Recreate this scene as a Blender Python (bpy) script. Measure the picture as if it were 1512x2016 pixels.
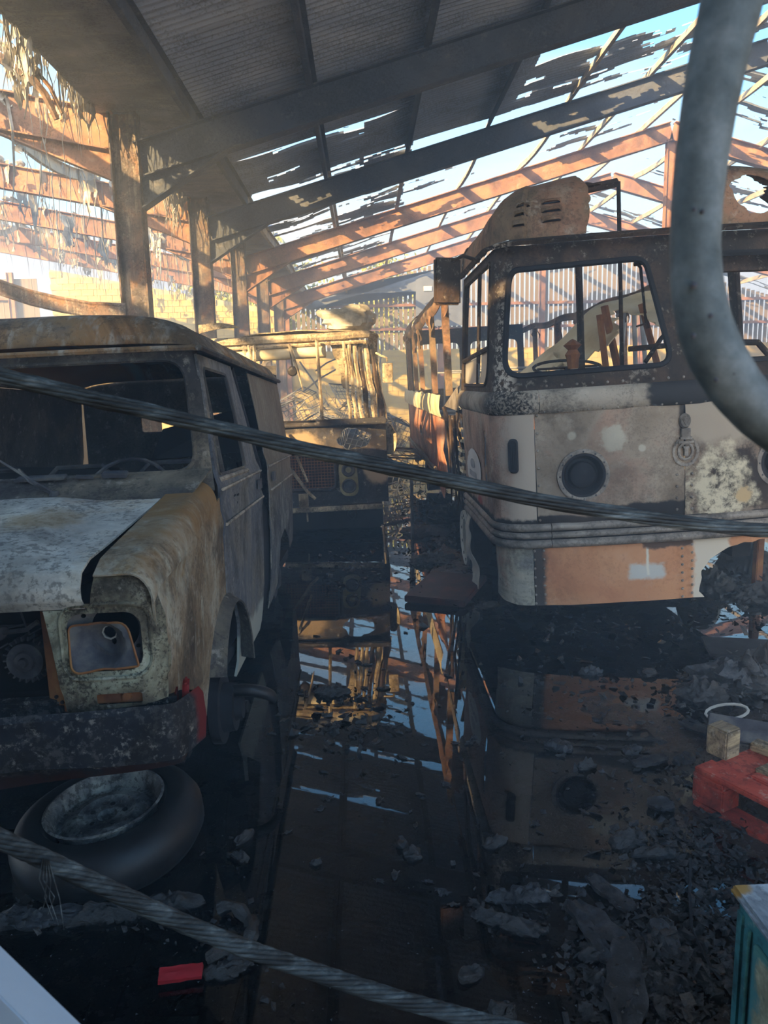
import bpy, bmesh, math, random
from mathutils import Vector, Matrix, Euler
from mathutils.geometry import delaunay_2d_cdt
from mathutils import noise as mnoise
for _o in list(bpy.data.objects): bpy.data.objects.remove(_o)
SC = bpy.context.scene
COL = SC.collection
rnd = random.Random(7)

# ---------------------------------------------------------------- camera
FPX, PW, PH, EYE = 1480.0, 1512, 2016, 1.6
_r = 0.022
_Y = Vector((-41, 253, FPX)).normalized()
_u = Vector((-math.sin(_r), math.cos(_r), 0)); _c = -(_u.dot(_Y)) / _Y.z
_Z = Vector((_u.x, _u.y, _c)).normalized()
_X = _Z.cross(_Y)
if _X.x < 0: _X = -_X
camd = bpy.data.cameras.new('camera'); cam = bpy.data.objects.new('camera', camd); COL.objects.link(cam)
camd.sensor_fit = 'VERTICAL'; camd.sensor_height = 36.0; camd.lens = 36.0 * FPX / PH
camd.clip_start = 0.02; camd.clip_end = 400
# camera axes (right, up, forward) expressed in world coordinates
_R = Vector((_X.x, _Y.x, _Z.x)); _U = Vector((_X.y, _Y.y, _Z.y)); _F = Vector((_X.z, _Y.z, _Z.z))
cam.matrix_world = Matrix(((_R.x, _U.x, -_F.x, 0), (_R.y, _U.y, -_F.y, 0), (_R.z, _U.z, -_F.z, EYE), (0, 0, 0, 1)))
camd.dof.use_dof = True; camd.dof.focus_distance = 4.5; camd.dof.aperture_fstop = 9.0
SC.camera = cam

# ---------------------------------------------------------------- sky, sun, exposure
W = bpy.data.worlds.new('sky'); SC.world = W; W.use_nodes = True
wn, wl = W.node_tree.nodes, W.node_tree.links; wn.clear()
wo = wn.new('ShaderNodeOutputWorld'); wb = wn.new('ShaderNodeBackground'); wl.new(wb.outputs[0], wo.inputs[0])
sk = wn.new('ShaderNodeTexSky'); sk.sky_type = 'NISHITA'; sk.sun_disc = False
sk.sun_elevation = math.radians(24); sk.sun_rotation = math.radians(210); sk.air_density = 1.3; sk.dust_density = 1.6; sk.ozone_density = 2.0
wtc = wn.new('ShaderNodeTexCoord'); wmp = wn.new('ShaderNodeMapping'); wmp.inputs['Scale'].default_value = (1.2, 1.2, 4.5)
wns = wn.new('ShaderNodeTexNoise'); wns.inputs['Scale'].default_value = 1.7; wns.inputs['Detail'].default_value = 6
wrp = wn.new('ShaderNodeValToRGB'); wrp.color_ramp.elements[0].position = 0.50; wrp.color_ramp.elements[1].position = 0.80
wmx = wn.new('ShaderNodeMix'); wmx.data_type = 'RGBA'
wl.new(wtc.outputs['Generated'], wmp.inputs[0]); wl.new(wmp.outputs[0], wns.inputs['Vector'])
wsx = wn.new('ShaderNodeSeparateXYZ'); wl.new(wtc.outputs['Generated'], wsx.inputs[0])     # hazy white towards the horizon, clear blue overhead
whz = wn.new('ShaderNodeMapRange'); wl.new(wsx.outputs[2], whz.inputs[0]); whz.inputs[1].default_value = 0.02; whz.inputs[2].default_value = 0.42; whz.inputs[3].default_value = 0.36; whz.inputs[4].default_value = -0.06
wad = wn.new('ShaderNodeMath'); wl.new(wns.outputs[0], wad.inputs[0]); wl.new(whz.outputs[0], wad.inputs[1]); wl.new(wad.outputs[0], wrp.inputs[0])
wl.new(wrp.outputs[0], wmx.inputs[0]); whs = wn.new('ShaderNodeHueSaturation'); whs.inputs['Saturation'].default_value = 1.35; whs.inputs['Hue'].default_value = 0.497; wl.new(sk.outputs[0], whs.inputs['Color']); wl.new(whs.outputs[0], wmx.inputs[6]); wmx.inputs[7].default_value = (2.6, 2.8, 3.1, 1)
wl.new(wmx.outputs[2], wb.inputs[0]); wb.inputs[1].default_value = 0.29
SUN_DIR = Vector((0.60, 0.71, -0.37)).normalized()
sd = bpy.data.lights.new('sun', 'SUN'); so = bpy.data.objects.new('sun', sd); COL.objects.link(so)
sd.energy = 8.5; sd.color = (1.0, 0.69, 0.32); sd.angle = 0.012
so.rotation_euler = SUN_DIR.to_track_quat('-Z', 'Y').to_euler(); so.location = (-8, -12, 9)
vs = SC.view_settings
SC.display_settings.display_device = 'sRGB'; vs.view_transform = 'Standard'; vs.look = 'None'; vs.gamma = 1.0; vs.use_curve_mapping = False
vs.exposure = 0.98
cy = SC.cycles
cy.use_denoising = True; cy.max_bounces = 7; cy.diffuse_bounces = 4; cy.glossy_bounces = 3; cy.transparent_max_bounces = 12; cy.volume_bounces = 0
cy.caustics_reflective = False; cy.caustics_refractive = False; cy.sample_clamp_indirect = 4.0

def ray(px, py):
    d = Vector((px - PW / 2, PH / 2 - py, FPX)); q = d.dot(_Y); return d.dot(_X) / q, d.dot(_Z) / q
def at(px, py, y):
    """world point at depth y metres into the shed"""
    a, b = ray(px, py); return Vector((a * y, y, EYE + b * y))
def onfloor(px, py, z=0.0):
    a, b = ray(px, py); y = (z - EYE) / b; return Vector((a * y, y, z))

# ---------------------------------------------------------------- object helpers
def lin(h):
    h = h.lstrip('#'); v = [int(h[i:i + 2], 16) / 255 for i in (0, 2, 4)]
    v = [((c + 0.055) / 1.055) ** 2.4 if c > 0.04045 else c / 12.92 for c in v]
    return tuple(1.95 * c ** 1.1 / (1 + 0.9 * c) for c in v) + (1.0,)

def tag(o, label=None, cat=None, group=None, kind=None):
    if label: o['label'] = label
    if cat: o['category'] = cat
    if group: o['group'] = group
    if kind: o['kind'] = kind
    return o
def thing(name, label, cat, loc=(0, 0, 0), rot=(0, 0, 0), group=None, kind=None):
    o = bpy.data.objects.new(name, None); COL.objects.link(o); o.location = loc; o.rotation_euler = rot
    o.empty_display_size = 0.1
    return tag(o, label, cat, group, kind)

class MB:
    """collects verts and faces; build() links them as one mesh object"""
    def __init__(s): s.v = []; s.f = []
    def add(s, vs_, fs, M=None):
        b = len(s.v)
        s.v += [tuple(M @ Vector(p)) if M is not None else tuple(p) for p in vs_]
        s.f += [tuple(i + b for i in q) for q in fs]; return s
    def box(s, c, d, M=None, rot=None, taper=1.0):
        x, y, z = d[0] / 2, d[1] / 2, d[2] / 2; t = taper
        p = [(-x, -y, -z), (x, -y, -z), (x, y, -z), (-x, y, -z), (-x * t, -y * t, z), (x * t, -y * t, z), (x * t, y * t, z), (-x * t, y * t, z)]
        T = Matrix.Translation(Vector(c))
        if rot is not None: T = T @ Euler(rot).to_matrix().to_4x4()
        if M is not None: T = M @ T
        return s.add(p, [(0, 3, 2, 1), (4, 5, 6, 7), (0, 1, 5, 4), (1, 2, 6, 5), (2, 3, 7, 6), (3, 0, 4, 7)], T)
    def tube(s, pts, r, n=8, cap=True, closed=False):
        pts = [Vector(p) for p in pts]; k = len(pts); rs = r if isinstance(r, (list, tuple)) else [r] * k
        base = len(s.v); up = None
        for i, p in enumerate(pts):
            if closed: t = pts[(i + 1) % k] - pts[i - 1]
            else: t = pts[min(i + 1, k - 1)] - pts[max(i - 1, 0)]
            t = t.normalized() if t.length > 1e-9 else Vector((0, 0, 1))
            if up is None: up = Vector((0, 0, 1)) if abs(t.z) < 0.9 else Vector((1, 0, 0))
            a = t.cross(up)
            if a.length < 1e-6: a = t.orthogonal()
            a.normalize(); b = t.cross(a).normalized(); up = -b if False else a.cross(t).normalized()
            for j in range(n):
                q = 2 * math.pi * j / n; s.v.append(tuple(p + (a * math.cos(q) + b * math.sin(q)) * rs[i]))
        for i in range(k if closed else k - 1):
            for j in range(n):
                i2 = (i + 1) % k
                s.f.append((base + i * n + j, base + i * n + (j + 1) % n, base + i2 * n + (j + 1) % n, base + i2 * n + j))
        if cap and not closed:
            s.f.append(tuple(base + j for j in range(n))[::-1]); s.f.append(tuple(base + (k - 1) * n + j for j in range(n)))
        return s
    def lathe(s, prof, n=32, M=None, closed=False):
        """profile of (r, z) round local z"""
        vs_, fs, k = [], [], len(prof)
        for j in range(n):
            q = 2 * math.pi * j / n
            vs_ += [(r * math.cos(q), r * math.sin(q), z) for r, z in prof]
        for j in range(n):
            j2 = (j + 1) % n
            for i in range(k if closed else k - 1):
                i2 = (i + 1) % k; fs.append((j * k + i, j2 * k + i, j2 * k + i2, j * k + i2))
        return s.add(vs_, fs, M)
    def grid(s, fn, nu, nv, keep=None, M=None):
        vs_ = [fn(i / nu, j / nv) for j in range(nv + 1) for i in range(nu + 1)]; fs = []
        for j in range(nv):
            for i in range(nu):
                if keep is None or keep((i + .5) / nu, (j + .5) / nv):
                    a = j * (nu + 1) + i; fs.append((a, a + 1, a + nu + 2, a + nu + 1))
        return s.add(vs_, fs, M)
    def prism(s, poly, a, b, M=None):
        """2-D outline (x, z) pushed along y from a to b"""
        n = len(poly); vs_ = [(p[0], a, p[1]) for p in poly] + [(p[0], b, p[1]) for p in poly]
        fs = [tuple(range(n)), tuple(range(2 * n - 1, n - 1, -1))] + [(i, i + n, (i + 1) % n + n, (i + 1) % n) for i in range(n)]
        return s.add(vs_, fs, M)
    def build(s, name, mat, parent=None, smooth=False, thick=0.0, bevel=0.0, loc=None, rot=None):
        me = bpy.data.meshes.new(name); me.from_pydata(s.v, [], s.f); me.update()
        bm = bmesh.new(); bm.from_mesh(me)
        loose = [v for v in bm.verts if not v.link_faces]
        if loose: bmesh.ops.delete(bm, geom=loose, context='VERTS')
        if thick: bmesh.ops.solidify(bm, geom=list(bm.faces), thickness=thick)
        else: bmesh.ops.recalc_face_normals(bm, faces=bm.faces)
        if bevel: bmesh.ops.bevel(bm, geom=[e for e in bm.edges if e.is_manifold and e.calc_face_angle(0) > 0.5], offset=bevel, segments=2, affect='EDGES', clamp_overlap=True)
        bm.to_mesh(me); bm.free()
        if mat: me.materials.append(mat)
        if smooth:
            me.polygons.foreach_set('use_smooth', [True] * len(me.polygons))
            if smooth != 'all': me.set_sharp_from_angle(angle=math.radians(40 if smooth is True else smooth))
        o = bpy.data.objects.new(name, me); COL.objects.link(o)
        if parent: o.parent = parent
        if loc: o.location = loc
        if rot: o.rotation_euler = rot
        return o
def dup(root, loc=None, rot=None, label=None, parent=None, scale=None):
    r = root.copy(); COL.objects.link(r)
    if parent: r.parent = parent
    if loc is not None: r.location = loc
    if rot is not None: r.rotation_euler = rot
    if scale is not None: r.scale = scale
    if label: r['label'] = label
    for ch in list(root.children):
        c = ch.copy(); COL.objects.link(c); c.parent = r
        for g in ch.children:
            d = g.copy(); COL.objects.link(d); d.parent = c
    return r
def inpoly(p, poly):
    x, y = p; c = False; n = len(poly); j = n - 1
    for i in range(n):
        xi, yi = poly[i]; xj, yj = poly[j]
        if (yi > y) != (yj > y) and x < (xj - xi) * (y - yi) / (yj - yi) + xi: c = not c
        j = i
    return c
def subdiv(poly, d):
    out = []
    for i, p in enumerate(poly):
        q = poly[(i + 1) % len(poly)]; L = math.dist(p, q); k = max(1, int(math.ceil(L / d)))
        out += [(p[0] + (q[0] - p[0]) * t / k, p[1] + (q[1] - p[1]) * t / k) for t in range(k)]
    return out
def rrect(x0, x1, z0, z1, r, n=5):
    o = []
    for cx, cz, a0 in ((x1 - r, z1 - r, 0), (x0 + r, z1 - r, 90), (x0 + r, z0 + r, 180), (x1 - r, z0 + r, 270)):
        for k in range(n + 1):
            a = math.radians(a0 + 90 * k / n); o.append((cx + r * math.cos(a), cz + r * math.sin(a)))
    return o
def rquad(pts, r, n=5):
    """rounded polygon: corners of a convex outline replaced by arcs"""
    o = []; k = len(pts)
    for i in range(k):
        p, a, b = Vector(pts[i]), Vector(pts[i - 1]), Vector(pts[(i + 1) % k])
        ra = r if not isinstance(r, (list, tuple)) else r[i]
        u, w = (a - p).normalized(), (b - p).normalized(); s, e = p + u * ra, p + w * ra
        for t in range(n + 1):
            t /= n; o.append(tuple(s * (1 - t) ** 2 + p * 2 * t * (1 - t) + e * t * t))
    return o
def circ(cx, cz, r, n=24, rz=None): return [(cx + r * math.cos(2 * math.pi * i / n), cz + (rz or r) * math.sin(2 * math.pi * i / n)) for i in range(n)]
def rag(poly, amp, seed=0, d=0.03, sel=None):
    """roughens the edges of an outline the way torn burnt sheet is rough"""
    o = []
    for i, p in enumerate(subdiv(poly, d)):
        if sel is None or sel(p):
            n1 = mnoise.noise(Vector((p[0] * 17, p[1] * 17, seed))); n2 = mnoise.noise(Vector((p[0] * 17, p[1] * 17, seed + 9.3)))
            n3 = mnoise.noise(Vector((p[0] * 5, p[1] * 5, seed + 3)))
            o.append((p[0] + amp * (n1 + n3), p[1] + amp * (n2 + 0.8 * n3)))
        else: o.append(p)
    return o
def panel(mb, outline, holes, fn, d=0.08):
    """curved sheet: 2-D outline with holes, filled and mapped to 3-D by fn(u, v)"""
    outs = [outline] + list(holes); pts, edges = [], []
    for L in outs:
        L = subdiv(L, d); b = len(pts); n = len(L); pts += L; edges += [(b + i, b + (i + 1) % n) for i in range(n)]
    xs = [p[0] for p in outline]; ys = [p[1] for p in outline]
    nx = int((max(xs) - min(xs)) / d); ny = int((max(ys) - min(ys)) / d)
    for i in range(1, nx + 1):
        for j in range(1, ny + 1):
            p = (min(xs) + i * d + 0.0013 * (j % 3), min(ys) + j * d + 0.0017 * (i % 3))
            if p[0] < max(xs) and p[1] < max(ys) and inpoly(p, outline) and not any(inpoly(p, h) for h in holes): pts.append(p)
    r = delaunay_2d_cdt([Vector(p) for p in pts], edges, [], 0, 1e-6); vv = r[0]
    fs = []
    for f in r[2]:
        c = (sum(vv[i].x for i in f) / len(f), sum(vv[i].y for i in f) / len(f))
        if inpoly(c, outline) and not any(inpoly(c, h) for h in holes): fs.append(tuple(f))
    return mb.add([fn(p.x, p.y) for p in vv], fs)
def ibeam(mb, p0, p1, depth, width, tw=0.012, tf=0.016, up=Vector((0, 0, 1)), d1=None):
    """I section from p0 to p1 along its centre line"""
    p0, p1 = Vector(p0), Vector(p1); t = (p1 - p0).normalized(); w = t.cross(up).normalized(); u = w.cross(t).normalized()
    d1 = d1 or depth
    def bar(o0, o1, hw, hu):
        vs_ = [p + w * a * hw + u * (o + b * hu) for p, o in ((p0, o0), (p1, o1)) for a, b in ((-1, -1), (1, -1), (1, 1), (-1, 1))]
        mb.add(vs_, [(0, 1, 2, 3), (7, 6, 5, 4), (0, 4, 5, 1), (1, 5, 6, 2), (2, 6, 7, 3), (3, 7, 4, 0)])
    vs_ = [p + w * a * tw / 2 + u * b * dd / 2 for p, dd in ((p0, depth), (p1, d1)) for a, b in ((-1, -1), (1, -1), (1, 1), (-1, 1))]
    mb.add(vs_, [(0, 1, 2, 3), (7, 6, 5, 4), (0, 4, 5, 1), (1, 5, 6, 2), (2, 6, 7, 3), (3, 7, 4, 0)])
    bar(depth / 2, d1 / 2, width / 2, tf / 2); bar(-depth / 2, -d1 / 2, width / 2, tf / 2)

# ---------------------------------------------------------------- materials
class Mat:
    def __init__(s, name, rough=0.8, metal=0.0, spec=0.35):
        s.m = bpy.data.materials.new(name); s.m.use_nodes = True; s.t = s.m.node_tree; s.n = s.t.nodes; s.l = s.t.links
        s.p = s.n['Principled BSDF']; s.p.inputs['Roughness'].default_value = rough; s.p.inputs['Metallic'].default_value = metal
        s.p.inputs['Specular IOR Level'].default_value = spec
        s.co = s.n.new('ShaderNodeTexCoord').outputs['Object']; s._xyz = None
    def link(s, a, b): s.l.new(a, b)
    def put(s, sock, v):
        if hasattr(v, 'is_output'): s.l.new(v, sock)
        else: sock.default_value = v
    def noise(s, scale, detail=5, rough=0.6, st=(1, 1, 1), off=0.0, dist=0.0):
        mp = s.n.new('ShaderNodeMapping'); mp.inputs['Scale'].default_value = st; mp.inputs['Location'].default_value = (off, off * 1.7, off * 0.6)
        s.l.new(s.co, mp.inputs[0]); n = s.n.new('ShaderNodeTexNoise'); s.l.new(mp.outputs[0], n.inputs['Vector'])
        n.inputs['Scale'].default_value = scale; n.inputs['Detail'].default_value = detail; n.inputs['Roughness'].default_value = rough; n.inputs['Distortion'].default_value = dist
        return n.outputs[0]
    def ramp(s, fac, cols, const=False):
        r = s.n.new('ShaderNodeValToRGB'); e = r.color_ramp.elements; s.l.new(fac, r.inputs[0])
        if const: r.color_ramp.interpolation = 'CONSTANT'
        while len(e) < len(cols): e.new(0.5)
        for k, (p, c) in enumerate(cols): e[k].position = p; e[k].color = lin(c) if isinstance(c, str) else c
        return r.outputs[0]
    def mr(s, v, a, b, c=0.0, d=1.0):
        m = s.n.new('ShaderNodeMapRange'); m.interpolation_type = 'SMOOTHSTEP'; s.put(m.inputs[0], v)
        for i, q in enumerate((a, b, c, d)): m.inputs[i + 1].default_value = q
        return m.outputs[0]
    def math(s, op, a, b=0.0):
        m = s.n.new('ShaderNodeMath'); m.operation = op; s.put(m.inputs[0], a); s.put(m.inputs[1], b); return m.outputs[0]
    def mix(s, f, a, b, mode='MIX'):
        m = s.n.new('ShaderNodeMix'); m.data_type = 'RGBA'; m.blend_type = mode; s.put(m.inputs[0], f)
        s.put(m.inputs[6], lin(a) if isinstance(a, str) else a); s.put(m.inputs[7], lin(b) if isinstance(b, str) else b); return m.outputs[2]
    def xyz(s):
        if s._xyz is None: q = s.n.new('ShaderNodeSeparateXYZ'); s.l.new(s.co, q.inputs[0]); s._xyz = q.outputs
        return s._xyz
    def area(s, soft=0.03, amp=0.1, ns=6.0, seed=0.0, **ax):
        """stain mask: box in object space (x=(a,b), ...) with a ragged rim"""
        nz = s.math('MULTIPLY', s.math('SUBTRACT', s.noise(ns, 6, 0.65, off=seed), 0.5), amp * 2); out = None
        for k, (a, b) in ax.items():
            v = s.math('ADD', s.xyz()['xyz'.index(k)], nz)
            m = s.math('MULTIPLY', s.mr(v, a - soft, a + soft), s.mr(v, b - soft, b + soft, 1.0, 0.0)); out = m if out is None else s.math('MULTIPLY', out, m)
        return out
    def spot(s, c, r, soft=0.2, amp=0.25, ns=8.0, seed=0.0, axes='xz', sq=(1, 1)):
        """stain mask: ragged ellipse"""
        d = None
        for k, cc, q in zip(axes, c, sq):
            t = s.math('MULTIPLY', s.math('SUBTRACT', s.xyz()['xyz'.index(k)], cc), q / r); t = s.math('MULTIPLY', t, t); d = t if d is None else s.math('ADD', d, t)
        d = s.math('ADD', s.math('SQRT', d), s.math('MULTIPLY', s.math('SUBTRACT', s.noise(ns, 6, 0.65, off=seed), 0.5), amp * 2))
        return s.mr(d, 1 - soft, 1 + soft, 1.0, 0.0)
    def done(s, col, bump=0.0, bscale=40.0, bst=(1, 1, 1), rough=None, dist=0.004):
        s.put(s.p.inputs['Base Color'], lin(col) if isinstance(col, str) else col)
        if rough is not None: s.put(s.p.inputs['Roughness'], rough)
        if bump:
            b = s.n.new('ShaderNodeBump'); b.inputs['Strength'].default_value = bump; b.inputs['Distance'].default_value = dist
            s.l.new(s.noise(bscale, 6, 0.65, bst, 3.1), b.inputs['Height']); s.l.new(b.outputs[0], s.p.inputs['Normal'])
        return s.m
def burnt(name, cols, scale=3.0, speck=('#1d1a18', 0.5), streak=None, rough=0.75, bump=0.25, st=(1, 1, 1), seed=0.0, fine=45.0, spec=0.3, soot=0.5):
    """scorched metal: blotches of several colours, speckles, run marks"""
    m = Mat(name, rough, spec=spec); c = m.ramp(m.noise(scale, 8, 0.62, st, seed, 0.4), cols)
    if streak: c = m.mix(m.mr(m.noise(streak[1], 5, 0.6, streak[2], seed + 2), 0.5, 0.68, 0, streak[3]), c, streak[0])
    if speck: c = m.mix(m.mr(m.math('MULTIPLY', m.noise(fine, 4, 0.7, off=seed), m.math('ADD', m.noise(scale * 1.7, 3, off=seed + 5), 0.5)), 0.50, 0.62, 0, speck[1]), c, speck[0])
    if soot:                                                           # clouds of soot and flecks of pale ash over everything
        c = m.mix(m.mr(m.noise(scale * 0.8, 9, 0.70, st, seed + 11, 0.6), 0.47, 0.60, 0, soot * 1.15), c, '#1b1816')
        c = m.mix(m.mr(m.noise(scale * 6, 6, 0.75, off=seed + 17), 0.56, 0.66, 0, soot * 0.7), c, '#b3aa9a')
    return m, c
def simple(name, cols, scale=4.0, rough=0.8, bump=0.2, bscale=50.0, st=(1, 1, 1), seed=0.0, spec=0.3, metal=0.0):
    m = Mat(name, rough, metal, spec); return m.done(m.ramp(m.noise(scale, 7, 0.62, st, seed), cols), bump, bscale, st)
# ---------------------------------------------------------------- the shed
FY = [9.1 + 3.87 * i for i in range(5)]; BACK = 28.4; FRONT = -0.8
CX, RX, EX = -2.6, 6.66, 15.92                 # valley columns, ridge, far eaves
def zmid(x): return 4.30 + 0.283 * ((x if x < RX else 2 * RX - x) + 1.85)      # centre line of the rafters
def zpur(x): return zmid(x) + 0.18
def zroof(x): return zmid(x) + 0.34
def zleft(x): return 4.44 + 0.19 * (-2.75 - x)
M_STEEL, c = burnt('rusted_steel', [(0.3, '#5b4a42'), (0.45, '#85614f'), (0.55, '#a17458'), (0.68, '#b58460'), (0.8, '#6c5d52')], 1.6, ('#2a211d', 0.45), st=(1, 1, 1), soot=0.25)
M_STEEL = M_STEEL.done(c, 0.25)
M_SOOTSTEEL, c = burnt('soot_blackened_steel', [(0.3, '#474d57'), (0.5, '#535963'), (0.65, '#5e6064'), (0.8, '#6d5f55')], 1.2, ('#252221', 0.4), soot=0.25); M_SOOTSTEEL = M_SOOTSTEEL.done(c, 0.2)
M_COLUMN, c = burnt('scorched_column', [(0.3, '#3b3634'), (0.45, '#574f4a'), (0.56, '#6f5a4c'), (0.66, '#86603f'), (0.8, '#77706a')], 3.0, ('#2c2420', 0.6), ('#9a8c7c', 9, (3, 3, 0.25), 0.6))
M_COLUMN = M_COLUMN.done(c, 0.35)
M_PURLIN = simple('ash_white_purlin', [(0.3, '#77706a'), (0.5, '#b9ab92'), (0.7, '#d8c9a8')], 4)
M_SHEET, c = burnt('sooted_roof_sheet', [(0.3, '#7d8aa0'), (0.5, '#8d9ab0'), (0.62, '#9eaabc'), (0.75, '#abb4c2')], 0.9, ('#242424', 0.4), ('#6d6f72', 2.2, (0.5, 6, 1), 0.35), soot=0)
M_SHEET = M_SHEET.done(c, 0.1, rough=0.6)
M_SOFFIT, c = burnt('blistered_gutter_lining', [(0.3, '#57595e'), (0.5, '#6e7178'), (0.62, '#858689'), (0.75, '#98978f')], 1.3, ('#2b2826', 0.5), ('#9d998f', 2.5, (1, 5, 1), 0.5), soot=0.3)
M_SOFFIT = M_SOFFIT.done(c, 0.4)
M_WOOL = simple('charred_mineral_wool', [(0.3, '#5f5a53'), (0.45, '#958f82'), (0.58, '#b9b4a4'), (0.72, '#d3ccb8')], 5, 0.95)
M_BLOCK = simple('cream_painted_blockwork', [(0.3, '#b39a5a'), (0.5, '#d0b468'), (0.7, '#dcc687')], 1.2, 0.85)
M_MORTAR = simple('mortar', [(0.3, '#a8986f'), (0.7, '#cbbb8f')], 3, 0.9)
M_BOARD = simple('weathered_boarding', [(0.3, '#5d564b'), (0.5, '#776d5d'), (0.7, '#8f826b')], 3, 0.85, st=(6, 6, 0.4))
M_GREYWALL = simple('grey_cladding', [(0.3, '#59616c'), (0.7, '#77808c')], 2, 0.7)

def structure(o): o['kind'] = 'structure'; return o
FRAME_WORDS = ['the one next behind the burnt van roof', 'second from the camera, mostly soot-blackened', 'third from the camera, carrying the ridge post', 'fourth from the camera, rusted orange', 'fifth from the camera, before the boarded end wall']
for i, y in enumerate(FY):
    t = thing('portal_frame', 'rust-stained steel portal frame, ' + FRAME_WORDS[i], 'steel frame', (CX, y, 0), group='portal frames down the shed')
    def P(x, dz=0.0, L=False): return Vector((x - CX, 0, (zleft(x) if L else zmid(x)) + dz))
    mb = MB(); ibeam(mb, (0, 0, 0), (0, 0, 4.62), 0.30, 0.20, up=Vector((1, 0, 0))); mb.build('column', M_COLUMN, t)
    mb = MB(); mb.box((0, 0, 0.01), (0.42, 0.34, 0.02)); [mb.box((a * .17, b * .12, 0.03), (0.03, 0.03, 0.03)) for a in (-1, 1) for b in (-1, 1)]; mb.build('base_plate', M_COLUMN, t)
    st = M_STEEL if i > 1 else M_SOOTSTEEL
    mb = MB(); ibeam(mb, P(CX + 0.15), P(RX), 0.36, 0.18); mb.build('rafter', st, t)
    mb = MB(); ibeam(mb, P(RX), P(EX), 0.36, 0.18); mb.build('rafter', st, t)
    mb = MB(); ibeam(mb, P(CX - 0.15, 0, True), P(-11.5, 0, True), 0.36 if i else 0.40, 0.18); mb.build('valley_rafter', M_STEEL, t)
    for sgn, L, w in ((1, False, 1.0), (-1, True, 1.5)):              # haunch: tapering web and bottom flange
        mb = MB(); a = CX + sgn * 0.15; e = a + sgn * w
        q = [P(a, -0.18, L), P(e, -0.18, L), P(a, -0.52, L)]
        mb.add([p + Vector((0, s * 0.006, 0)) for s in (-1, 1) for p in q], [(0, 1, 2), (5, 4, 3), (0, 3, 4, 1), (1, 4, 5, 2), (2, 5, 3, 0)])
        d = (q[1] - q[2]).normalized(); n = Vector((-d.z, 0, d.x)) * 0.008
        mb.add([p + n * b + Vector((0, s * 0.09, 0)) for p in (q[2], q[1]) for s, b in ((-1, -1), (1, -1), (1, 1), (-1, 1))], [(0, 1, 2, 3), (7, 6, 5, 4), (0, 4, 5, 1), (1, 5, 6, 2), (2, 6, 7, 3), (3, 7, 4, 0)])
        mb.build('haunch', M_STEEL if L else st, t)
    if i == 2:
        mb = MB(); ibeam(mb, P(RX, -0.18) , (RX - CX, 0, 4.3), 0.2, 0.14, up=Vector((1, 0, 0))); mb.build('ridge_post', st, t)
    mb = MB(); ibeam(mb, (EX - CX, 0, 0), (EX - CX, 0, 4.6), 0.30, 0.20, up=Vector((1, 0, 0))); mb.build('column', M_COLUMN, t)

# roof: purlins, sheets (burnt through where the fire broke out)
ceiling = structure(thing('ceiling', None, None))
PX = [-1.80 + 1.31 * k for k in range(7)]
def zed(mb, x, z, y0, y1, sag=0.0, n=1):
    for k in range(n):
        a, b = y0 + (y1 - y0) * k / n, y0 + (y1 - y0) * (k + 1) / n
        f = lambda y: -sag * 4 * ((y - y0) / (y1 - y0)) * (1 - (y - y0) / (y1 - y0))
        for (cx, cz, w, h) in ((0, 0.07, 0.006, 0.14), (0.028, 0.14, 0.056, 0.006), (-0.028, 0.0, 0.056, 0.006)):
            vs_ = [(x + cx + sx * w / 2, yy, z + cz + sz * h / 2 + f(yy)) for yy in (a, b) for sx, sz in ((-1, -1), (1, -1), (1, 1), (-1, 1))]
            mb.add(vs_, [(0, 1, 2, 3), (7, 6, 5, 4), (0, 4, 5, 1), (1, 5, 6, 2), (2, 6, 7, 3), (3, 7, 4, 0)])
ys_ = [FRONT] + FY + [BACK]
for x in PX + [2 * RX - q for q in PX]:
    for k in range(len(ys_) - 1):
        mb = MB(); burn = 0 if k < 2 else rnd.choice((0, 0, 0.05, 0.12)); zed(mb, x, zpur(x), ys_[k] + 0.01, ys_[k + 1] - 0.01, burn, 1 if not burn else 5); mb.build('purlin', M_PURLIN if k > 1 or (k == 1 and 2.9 < x < 10) else M_SOOTSTEEL, ceiling)
def holes(x, y):
    """how much of the sheet is left at a spot: 1 whole, 0 burnt away"""
    right = x > RX; u = x if not right else 2 * RX - x
    if y < FY[0]: return 1.0 if (u < 5.8 or y < 6) else 0.5
    if y < FY[1]:
        if right: return 0.52
        if u < 0.1 and u > -1.4 and y > 11.2: return 0.60
        if u < 2.5: return 1.0
        return 0.70 if y < 10.3 else (0.27 if y < 11.2 else (0.58 if y < 12.3 else 0.40))
    if y < FY[2]:
        if right: return 0.40
        if u < -0.55: return 0.54
        if u < 0.9: return 0.51
        if u < 2.4: return 0.30
        return 0.24 if u < 4 else 0.34
    if right: return 0.32
    return (0.40 if u < 1.0 else 0.25)
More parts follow.
